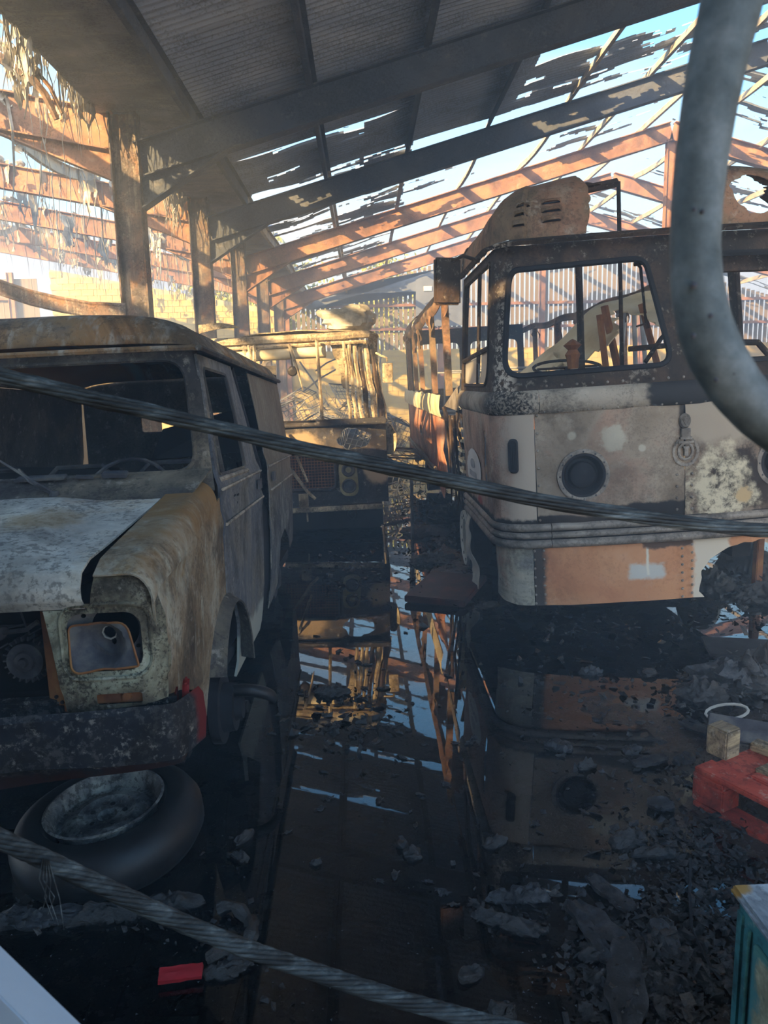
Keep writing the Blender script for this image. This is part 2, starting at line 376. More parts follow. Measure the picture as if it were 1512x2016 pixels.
def sheet(x0, x1, y0, y1):
    c = holes((x0 + x1) / 2, (y0 + y1) / 2); cs = [holes(a, b) for a in (x0, (x0 + x1) / 2, x1 - .01) for b in (y0, (y0 + y1) / 2, y1 - .01)]
    whole = min(cs) >= 1.0
    nx = 2 if whole else int((x1 - x0) / 0.07); per = 0.10; ny = int(round((y1 - y0) / per)) * 4
    prof = (0.0, 0.0, 0.022, 0.022)
    def fn(u, v):
        x = x0 + (x1 - x0) * u; y = y0 + (y1 - y0) * v; j = int(round(v * ny)) % 4
        w = 0.0 if whole else 0.05 * mnoise.noise(Vector((x * 1.3, y * 1.1, 2)))
        return (x, y, zroof(x) + prof[j] + w)
    def keep(u, v):
        if whole: return True
        x = x0 + (x1 - x0) * u; y = y0 + (y1 - y0) * v
        n = 0.5 + 0.50 * mnoise.noise(Vector((x * 0.55, y * 2.6, 1.7))) + 0.20 * mnoise.noise(Vector((x * 1.6, y * 9, 5.1))) + 0.07 * mnoise.noise(Vector((x * 9, y * 9, 8)))
        return n < holes(x, y) * 1.0
    mb = MB(); mb.grid(fn, nx, ny, keep)
    if mb.f: mb.build('roof_sheet', M_SHEET, ceiling)
yy = FRONT
while yy < BACK - 0.3:
    y2 = min(yy + 1.0, BACK)
    for x0, x1 in ((-1.9, 0.75), (0.7, 3.7), (3.65, RX - 0.02), (RX + 0.02, 9.67), (9.62, 12.6), (12.55, 15.9)): sheet(x0, x1, yy, y2)
    yy += 1.0
mb = MB()                                                              # ridge capping still on the near end
mb.grid(lambda u, v: (RX + (u - .5) * 0.7, FRONT + v * 9.5, zroof(RX + (u - .5) * 0.7) + 0.05 - 0.02 * abs(u - .5)), 4, 12); mb.build('ridge_capping', M_SHEET, ceiling, thick=0.004)
# neighbouring bay: bare sagging purlins, near roof still on behind the camera
for k, x in enumerate((-4.3, -5.8, -7.3, -8.8, -10.3)):
    for j in range(1, len(ys_) - 1):
        if (k * 3 + j) % 3 == 2 or k == 1: continue
        mb = MB(); zed(mb, x, zleft(x) + 0.18, ys_[j] + 0.01, ys_[j + 1] - 0.01, (0.05, 0.5, 0.25, 0.1)[(j * 2 + k) % 4], 8); mb.build('purlin', M_PURLIN, ceiling)
    mb = MB(); zed(mb, x, zleft(x) + 0.18, FRONT, FY[0] - 0.01, (0.1, 0.35, 0.2)[k % 3], 8); mb.build('purlin', M_PURLIN, ceiling)
for k in range(6):
    y0 = FRONT + k * 0.4; mb = MB(); mb.grid(lambda u, v: (-3.0 - 3.2 * u, y0 + v, zleft(-3.0 - 3.2 * u) + 0.34 + (0.0, 0.0, 0.022, 0.022)[int(round(v * 40)) % 4]), 24, 40, lambda u, v: u < 0.16 + 0.25 * (5 - k) / 5 + 0.2 * mnoise.noise(Vector((u * 3, (y0 + v) * 6, 4)))); mb.build('roof_sheet', M_SHEET, ceiling)

for k in range(4):                                                     # unseen sheets added over the open bay to shade the nearest column
    y0 = 3.6 + 0.95 * k; mb = MB(); mb.grid(lambda u, v: (-4.8 - 2.9 * u, y0 + 0.97 * v, zleft(-4.8 - 2.9 * u) + 0.34 + (0.0, 0.0, 0.022, 0.022)[int(round(v * 40)) % 4]), 20, 40, lambda u, v: abs(u - .5) < 0.42 + 0.2 * mnoise.noise(Vector((u * 3, (y0 + v) * 5, 4)))); mb.build('roof_sheet', M_SHEET, ceiling)
# valley gutter between the two bays
gut = structure(thing('trim_1', None, None))
for k in range(26):
    y0, y1 = FRONT + k * 1.125, FRONT + (k + 1) * 1.125 + 0.03; s = 0.0
    mb = MB(); n = lambda u, v: 0.03 * mnoise.noise(Vector((u * 2.5, (y0 + v) * 1.6, s)))
    mb.grid(lambda u, v: (-2.86 + 0.92 * u, y0 + (y1 - y0) * v, 4.655 + n(u, v)), 6, 6)
    mb.build('gutter_panel', M_SOFFIT, gut, thick=0.02)
mb = MB(); mb.box((-1.93, (FRONT + BACK) / 2, 4.74), (0.025, BACK - FRONT, 0.20)); mb.box((-2.87, (FRONT + BACK) / 2, 4.76), (0.025, BACK - FRONT, 0.24)); mb.build('gutter_side', M_SOFFIT, gut)

# charred insulation: hanging threads and torn flaps along an edge
def wool(name, label, pts, n, lmin, lmax, flaps=0, seed=1, fz=0.5):
    R = random.Random(seed); mb = MB(); segs = [(Vector(a), Vector(b)) for a, b in zip(pts[:-1], pts[1:])]
    org = Vector(pts[0])
    def spot():
        a, b = R.choice(segs); return a.lerp(b, R.random()) - org
    for _ in range(n):
        p = spot(); L = lmin + (lmax - lmin) * R.random() ** 2.6; k = 4; w = R.uniform(0.004, 0.012) * (2.0 if R.random() < 0.15 else 1)
        pth = []; q = p.copy()
        for i in range(k): pth.append(q.copy()); q += Vector((R.gauss(0, 0.05) * L, R.gauss(0, 0.05) * L, -L / (k - 1)))
        mb.tube(pth, [w, w * 0.9, w * 0.6, w * 0.15], 3, cap=False)
    for _ in range(flaps):
        p = spot(); wdt = R.uniform(0.10, 0.35); L = R.uniform(lmin, fz) + 0.1; sd_ = R.random() * 90; ang = R.uniform(0, 3.1)
        dx, dy = math.cos(ang), math.sin(ang)
        def fn(u, v):
            w2 = wdt * (1 - 0.5 * v) * (u - .5); b = 0.12 * mnoise.noise(Vector((u * 2, v * 3, sd_)))
            return (p.x + dx * w2 + b * dy, p.y + dy * w2 + b * dx, p.z + 0.04 - L * v + 0.05 * mnoise.noise(Vector((u * 4, v, sd_ + 4))))
        mb.grid(fn, 6, 8, lambda u, v: v < 0.55 + 0.9 * mnoise.noise(Vector((u * 4, sd_, v))) + 0.2)
    for _ in range(flaps // 4 + 1):                                     # scorched wads lying on top
        p = spot(); r = R.uniform(0.05, 0.11); sd_ = R.random() * 50
        mb.grid(lambda u, v: tuple(p + Vector((0, 0, 0.05)) + Vector((math.cos(u * 6.283) * math.sin(v * 3.14), math.sin(u * 6.283) * math.sin(v * 3.14), 0.7 * math.cos(v * 3.14))) * r * (1 + 0.7 * mnoise.noise(Vector((math.cos(u * 6.283) * 2, math.sin(u * 6.283) * 2, v * 4 + sd_))))), 10, 7)
    o = mb.build(name, M_WOOL, thick=0.0); o.location = org
    return tag(o, label, 'insulation', 'burnt insulation hanging in the open bay', 'stuff')
wool('hanging_insulation', 'shaggy burnt insulation along the outer edge of the valley gutter', [(-2.9, 4.5, 4.84), (-2.9, 9.0, 4.80)], 420, 0.08, 0.75, 26, 3)
wool('hanging_insulation', 'pale insulation tatters between the first and second columns', [(-2.88, 9.4, 4.75), (-2.88, 13.0, 4.75)], 260, 0.1, 0.9, 26, 4, 0.7)
wool('hanging_insulation', 'insulation tatters hanging beyond the second column', [(-2.88, 13.2, 4.75), (-2.88, 20, 4.75)], 260, 0.1, 1.0, 26, 5, 0.8)
wi = 10
for x, dz in ((-4.3, 0.2), (-5.8, 0.05), (-7.3, 0.15), (-8.8, 0.1)):
    for a, b, w_ in ((6.5, 12.9, 'near'), (13.1, 20.5, 'middle'), (20.9, 28.0, 'far')):
        wi += 1; wool('hanging_insulation', 'grey wool rags and threads draped over the bare purlins of the open bay', [(x, a, zleft(x) + dz + 0.1), (x, (a + b) / 2, zleft(x) + dz - 0.15), (x, b, zleft(x) + dz + 0.1)], 60, 0.1, 1.4, 8, wi, 0.7)
for y in FY[:4]:
    wi += 1; wool('hanging_insulation', 'long insulation threads trailing from the open bay rafters', [(-2.9, y, zleft(-2.9) + 0.2), (-8.5, y, zleft(-8.5) + 0.2)], 90, 0.1, 1.7, 8, wi, 0.4)

# back wall: blockwork below, spaced boards above
wall_back = structure(thing('wall_back', None, None))
mb = MB(); mb.box((6.6, BACK + 0.2, 1.4), (19, 0.16, 2.8))
mb.prism([(-11.2, 0), (-2.9, 0), (-2.9, 4.28), (-11.2, 5.9)], BACK + 0.12, BACK + 0.28); mb.build('wall_core', M_MORTAR, wall_back)
bm_ = MB(); bm_.box((0, 0, 0), (0.43, 0.05, 0.205)); proto = bm_.build('block', M_BLOCK, wall_back, bevel=0.006); nb = 0
rest = MB(); first = True
for course in range(27):
    z = 0.11 + course * 0.215
    for k in range(-25, 36):
        x = k * 0.44 + (0.22 if course % 2 else 0)
        top = 2.75 if x > -2.8 else 4.28 + 0.195 * (-2.9 - x) - 0.1
        if z > top or (-3.1 < x < -2.7): continue
        y = BACK + 0.105 + rnd.uniform(-0.004, 0.004)
        if nb < 299 and ((-10.6 < x < -3.2 and z > 3.0) or (0.2 < x < 4.6 and z > 1.1)):
            o = proto if first else proto.copy()
            if not first: COL.objects.link(o)
            first = False; o.location = (x, y, z); nb += 1
        else: rest.box((x, y, z), (0.43, 0.05, 0.205))
o = rest.build('blockwork', M_BLOCK, wall_back); o['kind'] = 'stuff'
bb = MB(); bb.box((0, 0, 0.5), (0.125, 0.024, 1.0)); proto = bb.build('board', M_BOARD, wall_back)
first = True
for k in range(103):
    x = -2.5 + k * 0.18; top = zmid(x) + 0.25
    o = proto if first else proto.copy()
    if not first: COL.objects.link(o)
    first = False; o.location = (x, BACK + 0.2 + 0.01 * (k % 2), 2.8); o.scale = (1, 1, top - 2.8)
for k in range(52):
    x = -21.0 + k * 0.18; o = proto.copy(); COL.objects.link(o); o.location = (x, BACK + 0.2 + 0.012 * (k % 2), 0.0); o.scale = (1.42, 1, 5.6)
for x0, x1, z in ((-2.6, 15.9, 3.55), (-2.6, 15.9, 4.4), (-21, -11.2, 4.9), (-21, -11.2, 2.2)):
    mb = MB(); mb.box(((x0 + x1) / 2, BACK + 0.11, z), (x1 - x0, 0.12, 0.10)); mb.build('sheeting_rail', M_STEEL, wall_back)
for x in (-12.6, -2.75, 2.9, 6.66, 10.4):
    mb = MB(); ibeam(mb, (x, BACK + 0.02, 0), (x, BACK + 0.02, min(zmid(x) if x > -2.8 else 5.8, zmid(x) + 9)), 0.2, 0.14, up=Vector((1, 0, 0))); mb.build('gable_post', M_STEEL, wall_back)
mb = MB(); mb.prism([(-2.6, 4.75), (3.05, 4.9), (3.05, zmid(3.05)), (-1.9, zmid(-1.9))], BACK - 0.05, BACK - 0.02); mb.prism([(2.0, 3.62), (3.7, 3.62), (3.7, zmid(3.7)), (2.0, zmid(2.0))], BACK - 0.09, BACK - 0.06); mb.build('cladding_sheet', M_GREYWALL, wall_back)
M_WHITE = simple('white_sign', [(0.3, '#d9dbd8'), (0.7, '#eceeea')], 5)
sg = at(842, 568, BACK - 0.13); mb = MB(); mb.box(sg, (0.30, 0.012, 0.17)); tag(mb.build('wall_sign', M_WHITE), 'small blank white sign high on the grey gable cladding', 'sign')
# long side wall of blocks, and an unseen front wall shaped to block the sun
M_DARKWALL = simple('sooted_wall', [(0.3, '#6a665f'), (0.7, '#96907f')], 1.5)
mb = MB(); mb.box((16.2, (FRONT + BACK) / 2, 1.4), (0.2, BACK - FRONT, 2.8)); mb.box((16.2, (FRONT + BACK) / 2, 3.7), (0.05, BACK - FRONT, 1.8)); structure(mb.build('wall_right', M_DARKWALL))
mb = MB(); mb.prism([(-22, 0), (0.2, 0), (0.2, 5.0), (-3.3, 4.9), (-22, 5.9)], FRONT - 0.2, FRONT); structure(mb.build('wall_front_sun_block', M_DARKWALL))

# ground: uneven sooty concrete with standing fire water over it
def ground_z(x, y):
    n = 0.020 * mnoise.noise(Vector((x * 0.9, y * 0.9, 0.3))) + 0.010 * mnoise.noise(Vector((x * 3.1, y * 3.1, 4))) + 0.005 * mnoise.noise(Vector((x * 11, y * 11, 7)))
    dry = max(0.0, min(1.0, (x - 0.70) / 0.7)) * max(0.0, min(1.0, (4.4 - y) / 1.2)) * (0.62 + 0.38 * max(0.0, min(1.0, (2.9 - y) / 0.9)))
    heap = 0.05 * math.exp(-((x - 0.75) ** 2 / 0.05 + (y - 6.6) ** 2 / 1.6))
    far = max(0.0, min(1.0, (y - 9) / 6)) * 0.02
    return -0.026 + n + 0.042 * dry + dry * 0.012 * mnoise.noise(Vector((x * 24, y * 24, 2))) + heap + far
m = Mat('sooty_concrete', 0.5, spec=0.5)
c = m.ramp(m.noise(1.6, 8, 0.65), [(0.3, '#201b19'), (0.5, '#342b26'), (0.62, '#43372f'), (0.75, '#524840')])
c = m.mix(m.mr(m.noise(60, 3, 0.7), 0.66, 0.72), c, '#8d8880')
c = m.mix(m.mr(m.noise(9, 6, 0.7, off=4), 0.5, 0.7, 0, 0.7), c, '#141314')
M_FLOOR = m.done(c, 0.6, 55, rough=m.mr(m.noise(5, 6, 0.7), 0.35, 0.65, 0.16, 0.5), dist=0.012)
mb = MB()
def gfn(u, v): x = -3.2 + 7.2 * u; y = 0.4 + 11.6 * v ** 1.3; return (x, y, ground_z(x, y))
mb.grid(gfn, 200, 260)
e = [(-40, -6), (40, -6), (40, 90), (-40, 90)]; i_ = [(-3.2, 0.4), (4.0, 0.4), (4.0, 12.0), (-3.2, 12.0)]
mb.add([(a, b, -0.03) for a, b in e + i_], [(0, 1, 5, 4), (1, 2, 6, 5), (2, 3, 7, 6), (3, 0, 4, 7)])
structure(mb.build('floor', M_FLOOR, smooth=True))
m = Mat('black_fire_water', 0.02); m.n.remove(m.p); out = m.n['Material Output']
gl = m.n.new('ShaderNodeBsdfGlossy'); gl.inputs['Roughness'].default_value = 0.015; gl.inputs['Color'].default_value = (0.95, 0.97, 1, 1)
tr = m.n.new('ShaderNodeBsdfTransparent'); tr.inputs[0].default_value = (0.30, 0.27, 0.24, 1)
fr = m.n.new('ShaderNodeFresnel'); fr.inputs[0].default_value = 1.6; ms = m.n.new('ShaderNodeMixShader')
bp = m.n.new('ShaderNodeBump'); bp.inputs['Strength'].default_value = 0.05; bp.inputs['Distance'].default_value = 0.01
m.link(m.noise(2.2, 3, 0.5), bp.inputs['Height']); m.link(bp.outputs[0], gl.inputs['Normal'])
m.link(fr.outputs[0], ms.inputs[0]); m.link(tr.outputs[0], ms.inputs[1]); m.link(gl.outputs[0], ms.inputs[2]); m.link(ms.outputs[0], out.inputs[0])
M_WATER = m.m
mb = MB(); mb.add([(-12, 0.3, 0), (15.8, 0.3, 0), (15.8, 28.2, 0), (-12, 28.2, 0)], [(0, 1, 2, 3)])
tag(mb.build('puddle', M_WATER), 'black standing fire water covering the floor between the vehicles', 'puddle', kind='stuff')

m = Mat('bounce_light_yard', 0.9); M_BOUNCE_YARD = m.done(m.ramp(m.noise(0.7, 7, 0.6), [(0.3, '#a7a29a'), (0.7, '#c2beb5')]), 0.2, 20)
mb = MB(); mb.grid(lambda u, v: (-30 + 60 * u, -40 + 38.9 * v, 0.0), 4, 4); structure(mb.build('floor', M_BOUNCE_YARD))  # unseen pale yard behind the camera, added to bounce sunlight into the shed

# trees on the slope beyond the end wall
M_LEAF = simple('autumn_leaves', [(0.3, '#6f7a35'), (0.5, '#9aa04a'), (0.62, '#c0a648'), (0.75, '#c98b3a')], 0.8, 0.8)
M_BARK = simple('bark', [(0.3, '#4b4037'), (0.7, '#6b5d50')], 6)
def tree(x, y, h, w, label, seed):
    t = thing('tree', label, 'tree', (x, y, 0), group='trees beyond the end wall'); R = random.Random(seed)
    mb = MB(); mb.tube([(0, 0, -0.1), (0.1, 0, h * 0.4), (0, 0.1, h * 0.8)], [0.22, 0.16, 0.05], 8)
    for k in range(9):
        z = h * R.uniform(0.3, 0.7); a = R.uniform(0, 6.28); mb.tube([(0.05, 0, z), (math.cos(a) * w * 0.5, math.sin(a) * w * 0.5, z + h * 0.2)], [0.07, 0.02], 5)
    mb.build('trunk', M_BARK, t); mb = MB()
    for k in range(2600):
        a = R.uniform(0, 6.28); q = R.random() ** 0.5; zz = R.uniform(-1, 1); rr = math.sqrt(1 - zz * zz) * w * (0.55 + 0.5 * q) * (1 + 0.3 * math.sin(3 * a + seed))
        p = Vector((math.cos(a) * rr * q, math.sin(a) * rr * q, h * 0.62 + zz * h * 0.40 * q)); s = R.uniform(0.10, 0.22)
        M4 = Matrix.Translation(p) @ Euler((R.uniform(0, 6), R.uniform(0, 6), R.uniform(0, 6))).to_matrix().to_4x4()
        mb.add([(-s, 0, 0), (0, -s * .5, 0.02), (s, 0, 0), (0, s * .5, 0.02)], [(0, 1, 2, 3)], M4)
    o = mb.build('foliage', M_LEAF, t); o['kind'] = 'stuff'
tree(-4.2, 37, 8.6, 2.3, 'yellow-green autumn tree seen over the end wall beside the gutter', 1)
tree(1.6, 47, 9.6, 2.6, 'rounder autumn tree over the end wall, nearer the ridge', 2)
tree(-7.8, 42, 8.4, 2.4, 'slim autumn tree behind the open bay gable', 3)

# thin smoke
m = Mat('thin_smoke'); m.n.remove(m.p); vsc = m.n.new('ShaderNodeVolumeScatter'); vsc.inputs['Color'].default_value = (0.82, 0.90, 1, 1); vsc.inputs['Density'].default_value = 0.034; vsc.inputs['Anisotropy'].default_value = 0.35
m.link(vsc.outputs[0], m.n['Material Output'].inputs['Volume'])
mb = MB(); mb.box((2.3, 17.2, 3.4), (27, 22, 6.7)); tag(mb.build('smoke', m.m), 'thin bluish smoke hanging in the far part of the shed', 'smoke', kind='stuff')
m2 = Mat('black_lift_haze'); m2.n.remove(m2.p); vs2 = m2.n.new('ShaderNodeVolumeScatter'); vs2.inputs['Color'].default_value = (0.72, 0.86, 1, 1); vs2.inputs['Density'].default_value = 0.028; vs2.inputs['Anisotropy'].default_value = -0.2  # near haze volume, added to lift the dark tones
m2.link(vs2.outputs[0], m2.n['Material Output'].inputs['Volume'])
mb = MB(); mb.box((2.3, 3.66, 2.9), (11, 5.0, 5.7)); tag(mb.build('smoke', m2.m), 'faint haze added between the van and the coach to lift the blacks', 'smoke', kind='stuff')
# ---------------------------------------------------------------- burnt van
m, c = burnt('van_grey_scorch', [(0.30, '#3a3a3d'), (0.45, '#56575b'), (0.56, '#6f6c68'), (0.68, '#8d8374'), (0.8, '#a59a86')], 2.2, ('#26221f', 0.45), ('#b7b0a0', 14, (1, 2.2, 0.25), 0.75))
c = m.mix(m.math('MULTIPLY', m.area(0.15, 0.3, 3, z=(1.0, 2.0)), 0.55), c, '#84735d'); M_VSIDE = m.done(c, 0.2)
m, c = burnt('van_door_scorch', [(0.3, '#44464c'), (0.5, '#5c5e64'), (0.62, '#6d6963'), (0.75, '#8a7a66')], 1.8, ('#25211f', 0.4), ('#8f8a80', 10, (1, 1.5, 0.3), 0.4))
c = m.mix(m.area(0.03, 0.08, 7, x=(0.0, 2.0), z=(0.1, 0.42)), c, '#a3a69b')
M_VDOOR = m.done(c, 0.15)
m, c = burnt('van_wing_rust_and_ash', [(0.30, '#463c33'), (0.42, '#705f4a'), (0.52, '#84745f'), (0.60, '#979080'), (0.7, '#8a6c42'), (0.82, '#7c5831')], 2.6, ('#3a332c', 0.45), ('#a9ab99', 7, (1.5, 2.5, 0.5), 0.5))
c = m.mix(m.area(0.10, 0.25, 3.5, z=(1.13, 1.6)), c, '#7d5e38')
M_VWING = m.done(c, 0.3)
m, c = burnt('van_bonnet_ash', [(0.3, '#807d78'), (0.45, '#a9a69d'), (0.56, '#c4c1b4'), (0.66, '#cbc5b2'), (0.78, '#98938a')], 2.4, ('#3f3d3a', 0.6), ('#8f6b3a', 3.5, (1, 1, 1), 0.5), seed=2, soot=0.32)
c = m.mix(m.math('MULTIPLY', m.area(0.05, 0.16, 7, x=(-0.35, 0.52), z=(0.9, 1.05)), 0.6), c, '#6c6b66')
c = m.mix(m.math('MULTIPLY', m.spot((0.36, 0.52), 0.12, 0.5, 1.0, 9, 4, axes='xy'), 0.6), c, '#8a7048'); M_VHOOD = m.done(c, 0.35)
m, c = burnt('van_roof_ochre', [(0.30, '#4a433d'), (0.44, '#6b6053'), (0.54, '#836a4c'), (0.64, '#916a45'), (0.76, '#857f79')], 2.0, ('#3b332b', 0.5), ('#a9a79c', 6, (3, 0.6, 1), 0.6), seed=6)
c = m.mix(m.area(0.03, 0.03, 6, x=(-0.36, -0.27)), c, '#6e7f80')
c = m.mix(m.area(0.05, 0.05, 6, x=(-0.9, -0.36)), c, '#96704a')
M_VROOF = m.done(c, 0.3)
m, c = burnt('van_surround_soot', [(0.3, '#36353a'), (0.48, '#4a4744'), (0.6, '#5f584c'), (0.75, '#7d7260')], 2.5, ('#242120', 0.5)); M_VDARK = m.done(c, 0.25)
m, c = burnt('headlamp_panel_ash', [(0.32, '#3a352e'), (0.44, '#5f594a'), (0.54, '#7e7c68'), (0.63, '#9fa28c'), (0.75, '#6a5638')], 5.5, ('#2b2722', 0.8), fine=90, seed=3); M_VLAMP = m.done(c, 0.3)
m, c = burnt('bumper_black', [(0.3, '#15171b'), (0.5, '#202329'), (0.65, '#2a2a2c'), (0.8, '#3a322e')], 5, ('#6b6660', 0.3))
c = m.mix(m.area(0.015, 0.02, 9, x=(0.84, 2.0), y=(0.115, 1.0), z=(0.5, 0.9)), c, '#5a1d1d'); c = m.mix(m.area(0.02, 0.10, 7, x=(-2, 0.9), z=(0.3, 0.47)), c, '#2f1b18'); M_BUMPER = m.done(c, 0.3)
M_SOOT = simple('black_soot', [(0.3, '#17171a'), (0.6, '#25262a'), (0.8, '#35353a')], 3, 0.85)
M_IRON = simple('burnt_iron', [(0.3, '#2a2a2d'), (0.5, '#45454a'), (0.7, '#6b6862')], 8, 0.6)
M_RUSTY = simple('orange_rust', [(0.3, '#57392a'), (0.55, '#7d5335'), (0.75, '#99703f')], 7, 0.8)
M_ASHY = simple('pale_ash_metal', [(0.3, '#8a8a84'), (0.55, '#b3b1a6'), (0.75, '#cfcabb')], 7, 0.7)

m, c = burnt('van_rib_highlight', [(0.3, '#7b7064'), (0.5, '#a39684'), (0.7, '#b8ab98')], 6, ('#3a342e', 0.4)); M_VRIB = m.done(c, 0.2)  # paler colour paints the highlight along the raised belt creases
van = thing('van', 'burnt-out panel van with its bonnet ash grey and no glass or grille', 'van', (-1.47, 2.05, 0), (-0.045, -0.03, 0))
def tab(v, T):
    for (a, x), (b, y) in zip(T[:-1], T[1:]):
        if v <= b or (b, y) == T[-1]:
            t = (v - a) / (b - a); t = min(max(t, 0), 1); return x + (y - x) * t
XS = [(0.2, 0.80), (0.3, 0.825), (0.5, 0.85), (0.8, 0.865), (0.99, 0.868), (1.03, 0.882), (1.07, 0.866), (1.16, 0.866), (1.185, 0.878), (1.22, 0.856), (1.5, 0.835), (1.82, 0.80)]
def vside(s, off=0.0): return lambda y, z: (s * (tab(z, XS) + off), y, z)
ARC = [(1.13 + 0.39 * math.cos(math.radians(a)), 0.33 + 0.39 * math.sin(math.radians(a))) for a in range(0, 181, 12)]
ZT = [(0.0, 0.97), (0.02, 1.02), (0.05, 1.06), (0.12, 1.085), (0.5, 1.14), (0.85, 1.19), (1.06, 1.225)]
for s in (-1, 1):
    mb = MB()
    top = [(y, tab(y, ZT) - 0.09) for y in (1.06, 0.85, 0.6, 0.3, 0.12, 0.05)]
    cut = [(1.15, 0.72)] + [p for p in ARC if p[0] < 1.15]
    panel(mb, [(1.15, 0.72), (1.15, 1.15)] + top + [(0.07, 0.88), (0.08, 0.66), (0.30, 0.60), (0.52, 0.52), (0.72, 0.36)] + [p for p in reversed(ARC) if p[0] < 1.15], [], vside(s), 0.06)
    def wt(u, v):
        y = 0.04 + 1.02 * u; zt = tab(y, ZT); a = v * 1.9
        if v < 0.5: return (s * (0.705 + 0.10 * v * 2), y, zt)
        q = (v - .5) * 2 * math.pi / 2; xo = tab(zt - 0.09, XS); return (s * (0.805 + (xo - 0.805) * math.sin(q)), y, zt - 0.09 * (1 - math.cos(q)))
    mb.grid(wt, 14, 12); mb.build('front_wing', M_VWING, van, True, 0.006)
    mb = MB()                                                           # wheel arch lip standing proud of the wing
    mb.grid(lambda u, v: (s * (0.84 + 0.07 * v), 1.13 + (0.39 - 0.05 * v + 0.02) * math.cos(math.radians(-2 + 160 * u)), 0.33 + (0.41 - 0.05 * v) * math.sin(math.radians(-2 + 160 * u))), 20, 3)
    mb.build('wheel_arch_lip', M_VDARK, van, True, 0.008)
    mb = MB(); wd = rquad([(1.22, 1.245), (1.96, 1.235), (1.82, 1.72), (1.27, 1.72)], 0.05)
    panel(mb, [(1.165, 0.71), (1.20, 0.71), (1.36, 0.64), (1.46, 0.5), (1.51, 0.30), (1.51, 0.22), (2.36, 0.22), (2.40, 1.2), (2.02, 1.775), (1.2, 1.775), (1.165, 1.2)], [wd], vside(s, 0.002), 0.06)
    d = mb.build('front_door', M_VDOOR if s > 0 else M_VDARK, van, True, 0.012)
    mb = MB(); mb.box((s * 0.885, 2.26, 1.115), (0.012, 0.10, 0.055)); mb.build('door_handle', M_IRON, d)
    mb = MB(); mb.tube([vside(s, -0.02)(1.42, 1.25), vside(s, -0.02)(1.34, 1.72)], 0.014, 6); mb.tube([vside(s, 0.0)(*p) for p in subdiv(wd, 0.1)], 0.009, 5, closed=True); mb.build('window_frame', M_VDARK, d)
    mb = MB(); [mb.tube([vside(s, 0.001)(1.175 + 0.12 * k, z) for k in range(11)], 0.0075, 6) for z in (1.03, 1.185)]; mb.tube([vside(s, 0.004)(1.22, 1.225), vside(s, 0.004)(1.97, 1.215)], 0.012, 6); o = mb.build('belt_highlight_rib', M_VRIB, d)
    if s > 0:
        mb = MB()
        for y, z, w in ((1.52, 1.125, .05), (1.60, 1.12, .04), (1.56, 1.085, .02)): mb.box(vside(1, 0.003)(y, z), (0.004, w, 0.01))
        mb.build('badge_hole', M_SOOT, d)
    mb = MB(); rear = [(2.74, 0.25), (2.95, 0.27), (3.15, 0.33), (3.3, 0.62), (3.6, 0.66), (3.85, 0.55), (4.0, 0.44), (4.22, 0.47), (4.26, 1.2), (4.2, 1.775), (2.62, 1.775), (2.80, 1.2), (2.76, 1.0)]
    panel(mb, rear, [], vside(s), 0.07); rp = mb.build('rear_side_panel', M_VSIDE if s > 0 else M_VDARK, van, True, 0.006)
    mb = MB(); [mb.tube([vside(s, 0.001)(2.80 + 0.14 * k, z) for k in range(11)], 0.0075, 6) for z in (1.03, 1.185)]; mb.build('belt_highlight_rib', M_VRIB, rp); mb = MB(); mb.box((s * 0.885, 2.95, 1.11), (0.012, 0.10, 0.06)); mb.build('door_handle', M_IRON, rp)
    mb = MB(); mb.grid(lambda u, v: (s * (tab(0.25 + 1.5 * v, XS) - 0.03), 2.30 + 0.55 * u - 0.3 * max(0, v - .62), 0.25 + 1.0 * v), 4, 16); mb.tube([vside(s, -0.02)(2.43, 0.25), vside(s, -0.015)(2.46, 1.2), vside(s, -0.015)(2.10, 1.77)], 0.02, 6); mb.build('door_pillar', M_SOOT, van, True, 0.01)
    mb = MB(); mb.tube([(s * 0.83, y, 1.795) for y in (1.14, 2, 3, 4.15)], 0.014, 6); mb.build('drip_rail', M_VDARK, van)
    mb = MB(); mb.lathe([(0.0, 0.10), (0.05, 0.10), (0.06, 0.07), (0.10, 0.07), (0.105, 0.02), (0.15, 0.02), (0.15, -0.02), (0.03, -0.02), (0.03, -0.3), (0, -0.3)], 28, Matrix.Translation((s * 0.83, 0.98, 0.27)) @ Matrix.Rotation(s * math.pi / 2, 4, 'Y')); mb.build('brake_disc', M_SOOT, van, True)
    mb = MB(); mb.lathe([(0.0, 0.06), (0.08, 0.06), (0.12, 0.02), (0.17, 0.02), (0.19, -0.05), (0.19, -0.14), (0, -0.14)], 24, Matrix.Translation((s * 0.74, 3.55, 0.30)) @ Matrix.Rotation(s * math.pi / 2, 4, 'Y')); mb.build('rear_wheel_rim', M_IRON, van, True)
# roof with rounded brow
def roof(u, v):
    x = (u - .5) * 2; y = 1.12 + 3.08 * v; a = max(1e-6, 1 - abs(x) ** 4.5) ** 0.55
    g = lambda t: max(0.0, 1 - (1 - min(1, t)) ** 2.6) ** 0.6
    return (x * 0.825, y + 0.05 * abs(x) ** 3 * (1 - v), 1.80 + 0.185 * a * g((y - 1.115) / 0.30) * g((4.22 - y) / 0.25) + 0.004 * mnoise.noise(Vector((x * 3, y * 3, 0))))
mb = MB(); mb.grid(lambda u, v: roof(u, v ** 1.5), 30, 30); mb.build('roof', M_VROOF, van, 'all', 0.008)
mb = MB(); mb.tube([(-0.83, 1.17, 1.795)] + [((k - 8) / 8 * 0.80, 1.105 + 0.05 * abs((k - 8) / 8) ** 3, 1.797) for k in range(17)] + [(0.83, 1.17, 1.795)], 0.013, 6); mb.build('roof_lip', M_VROOF, van)
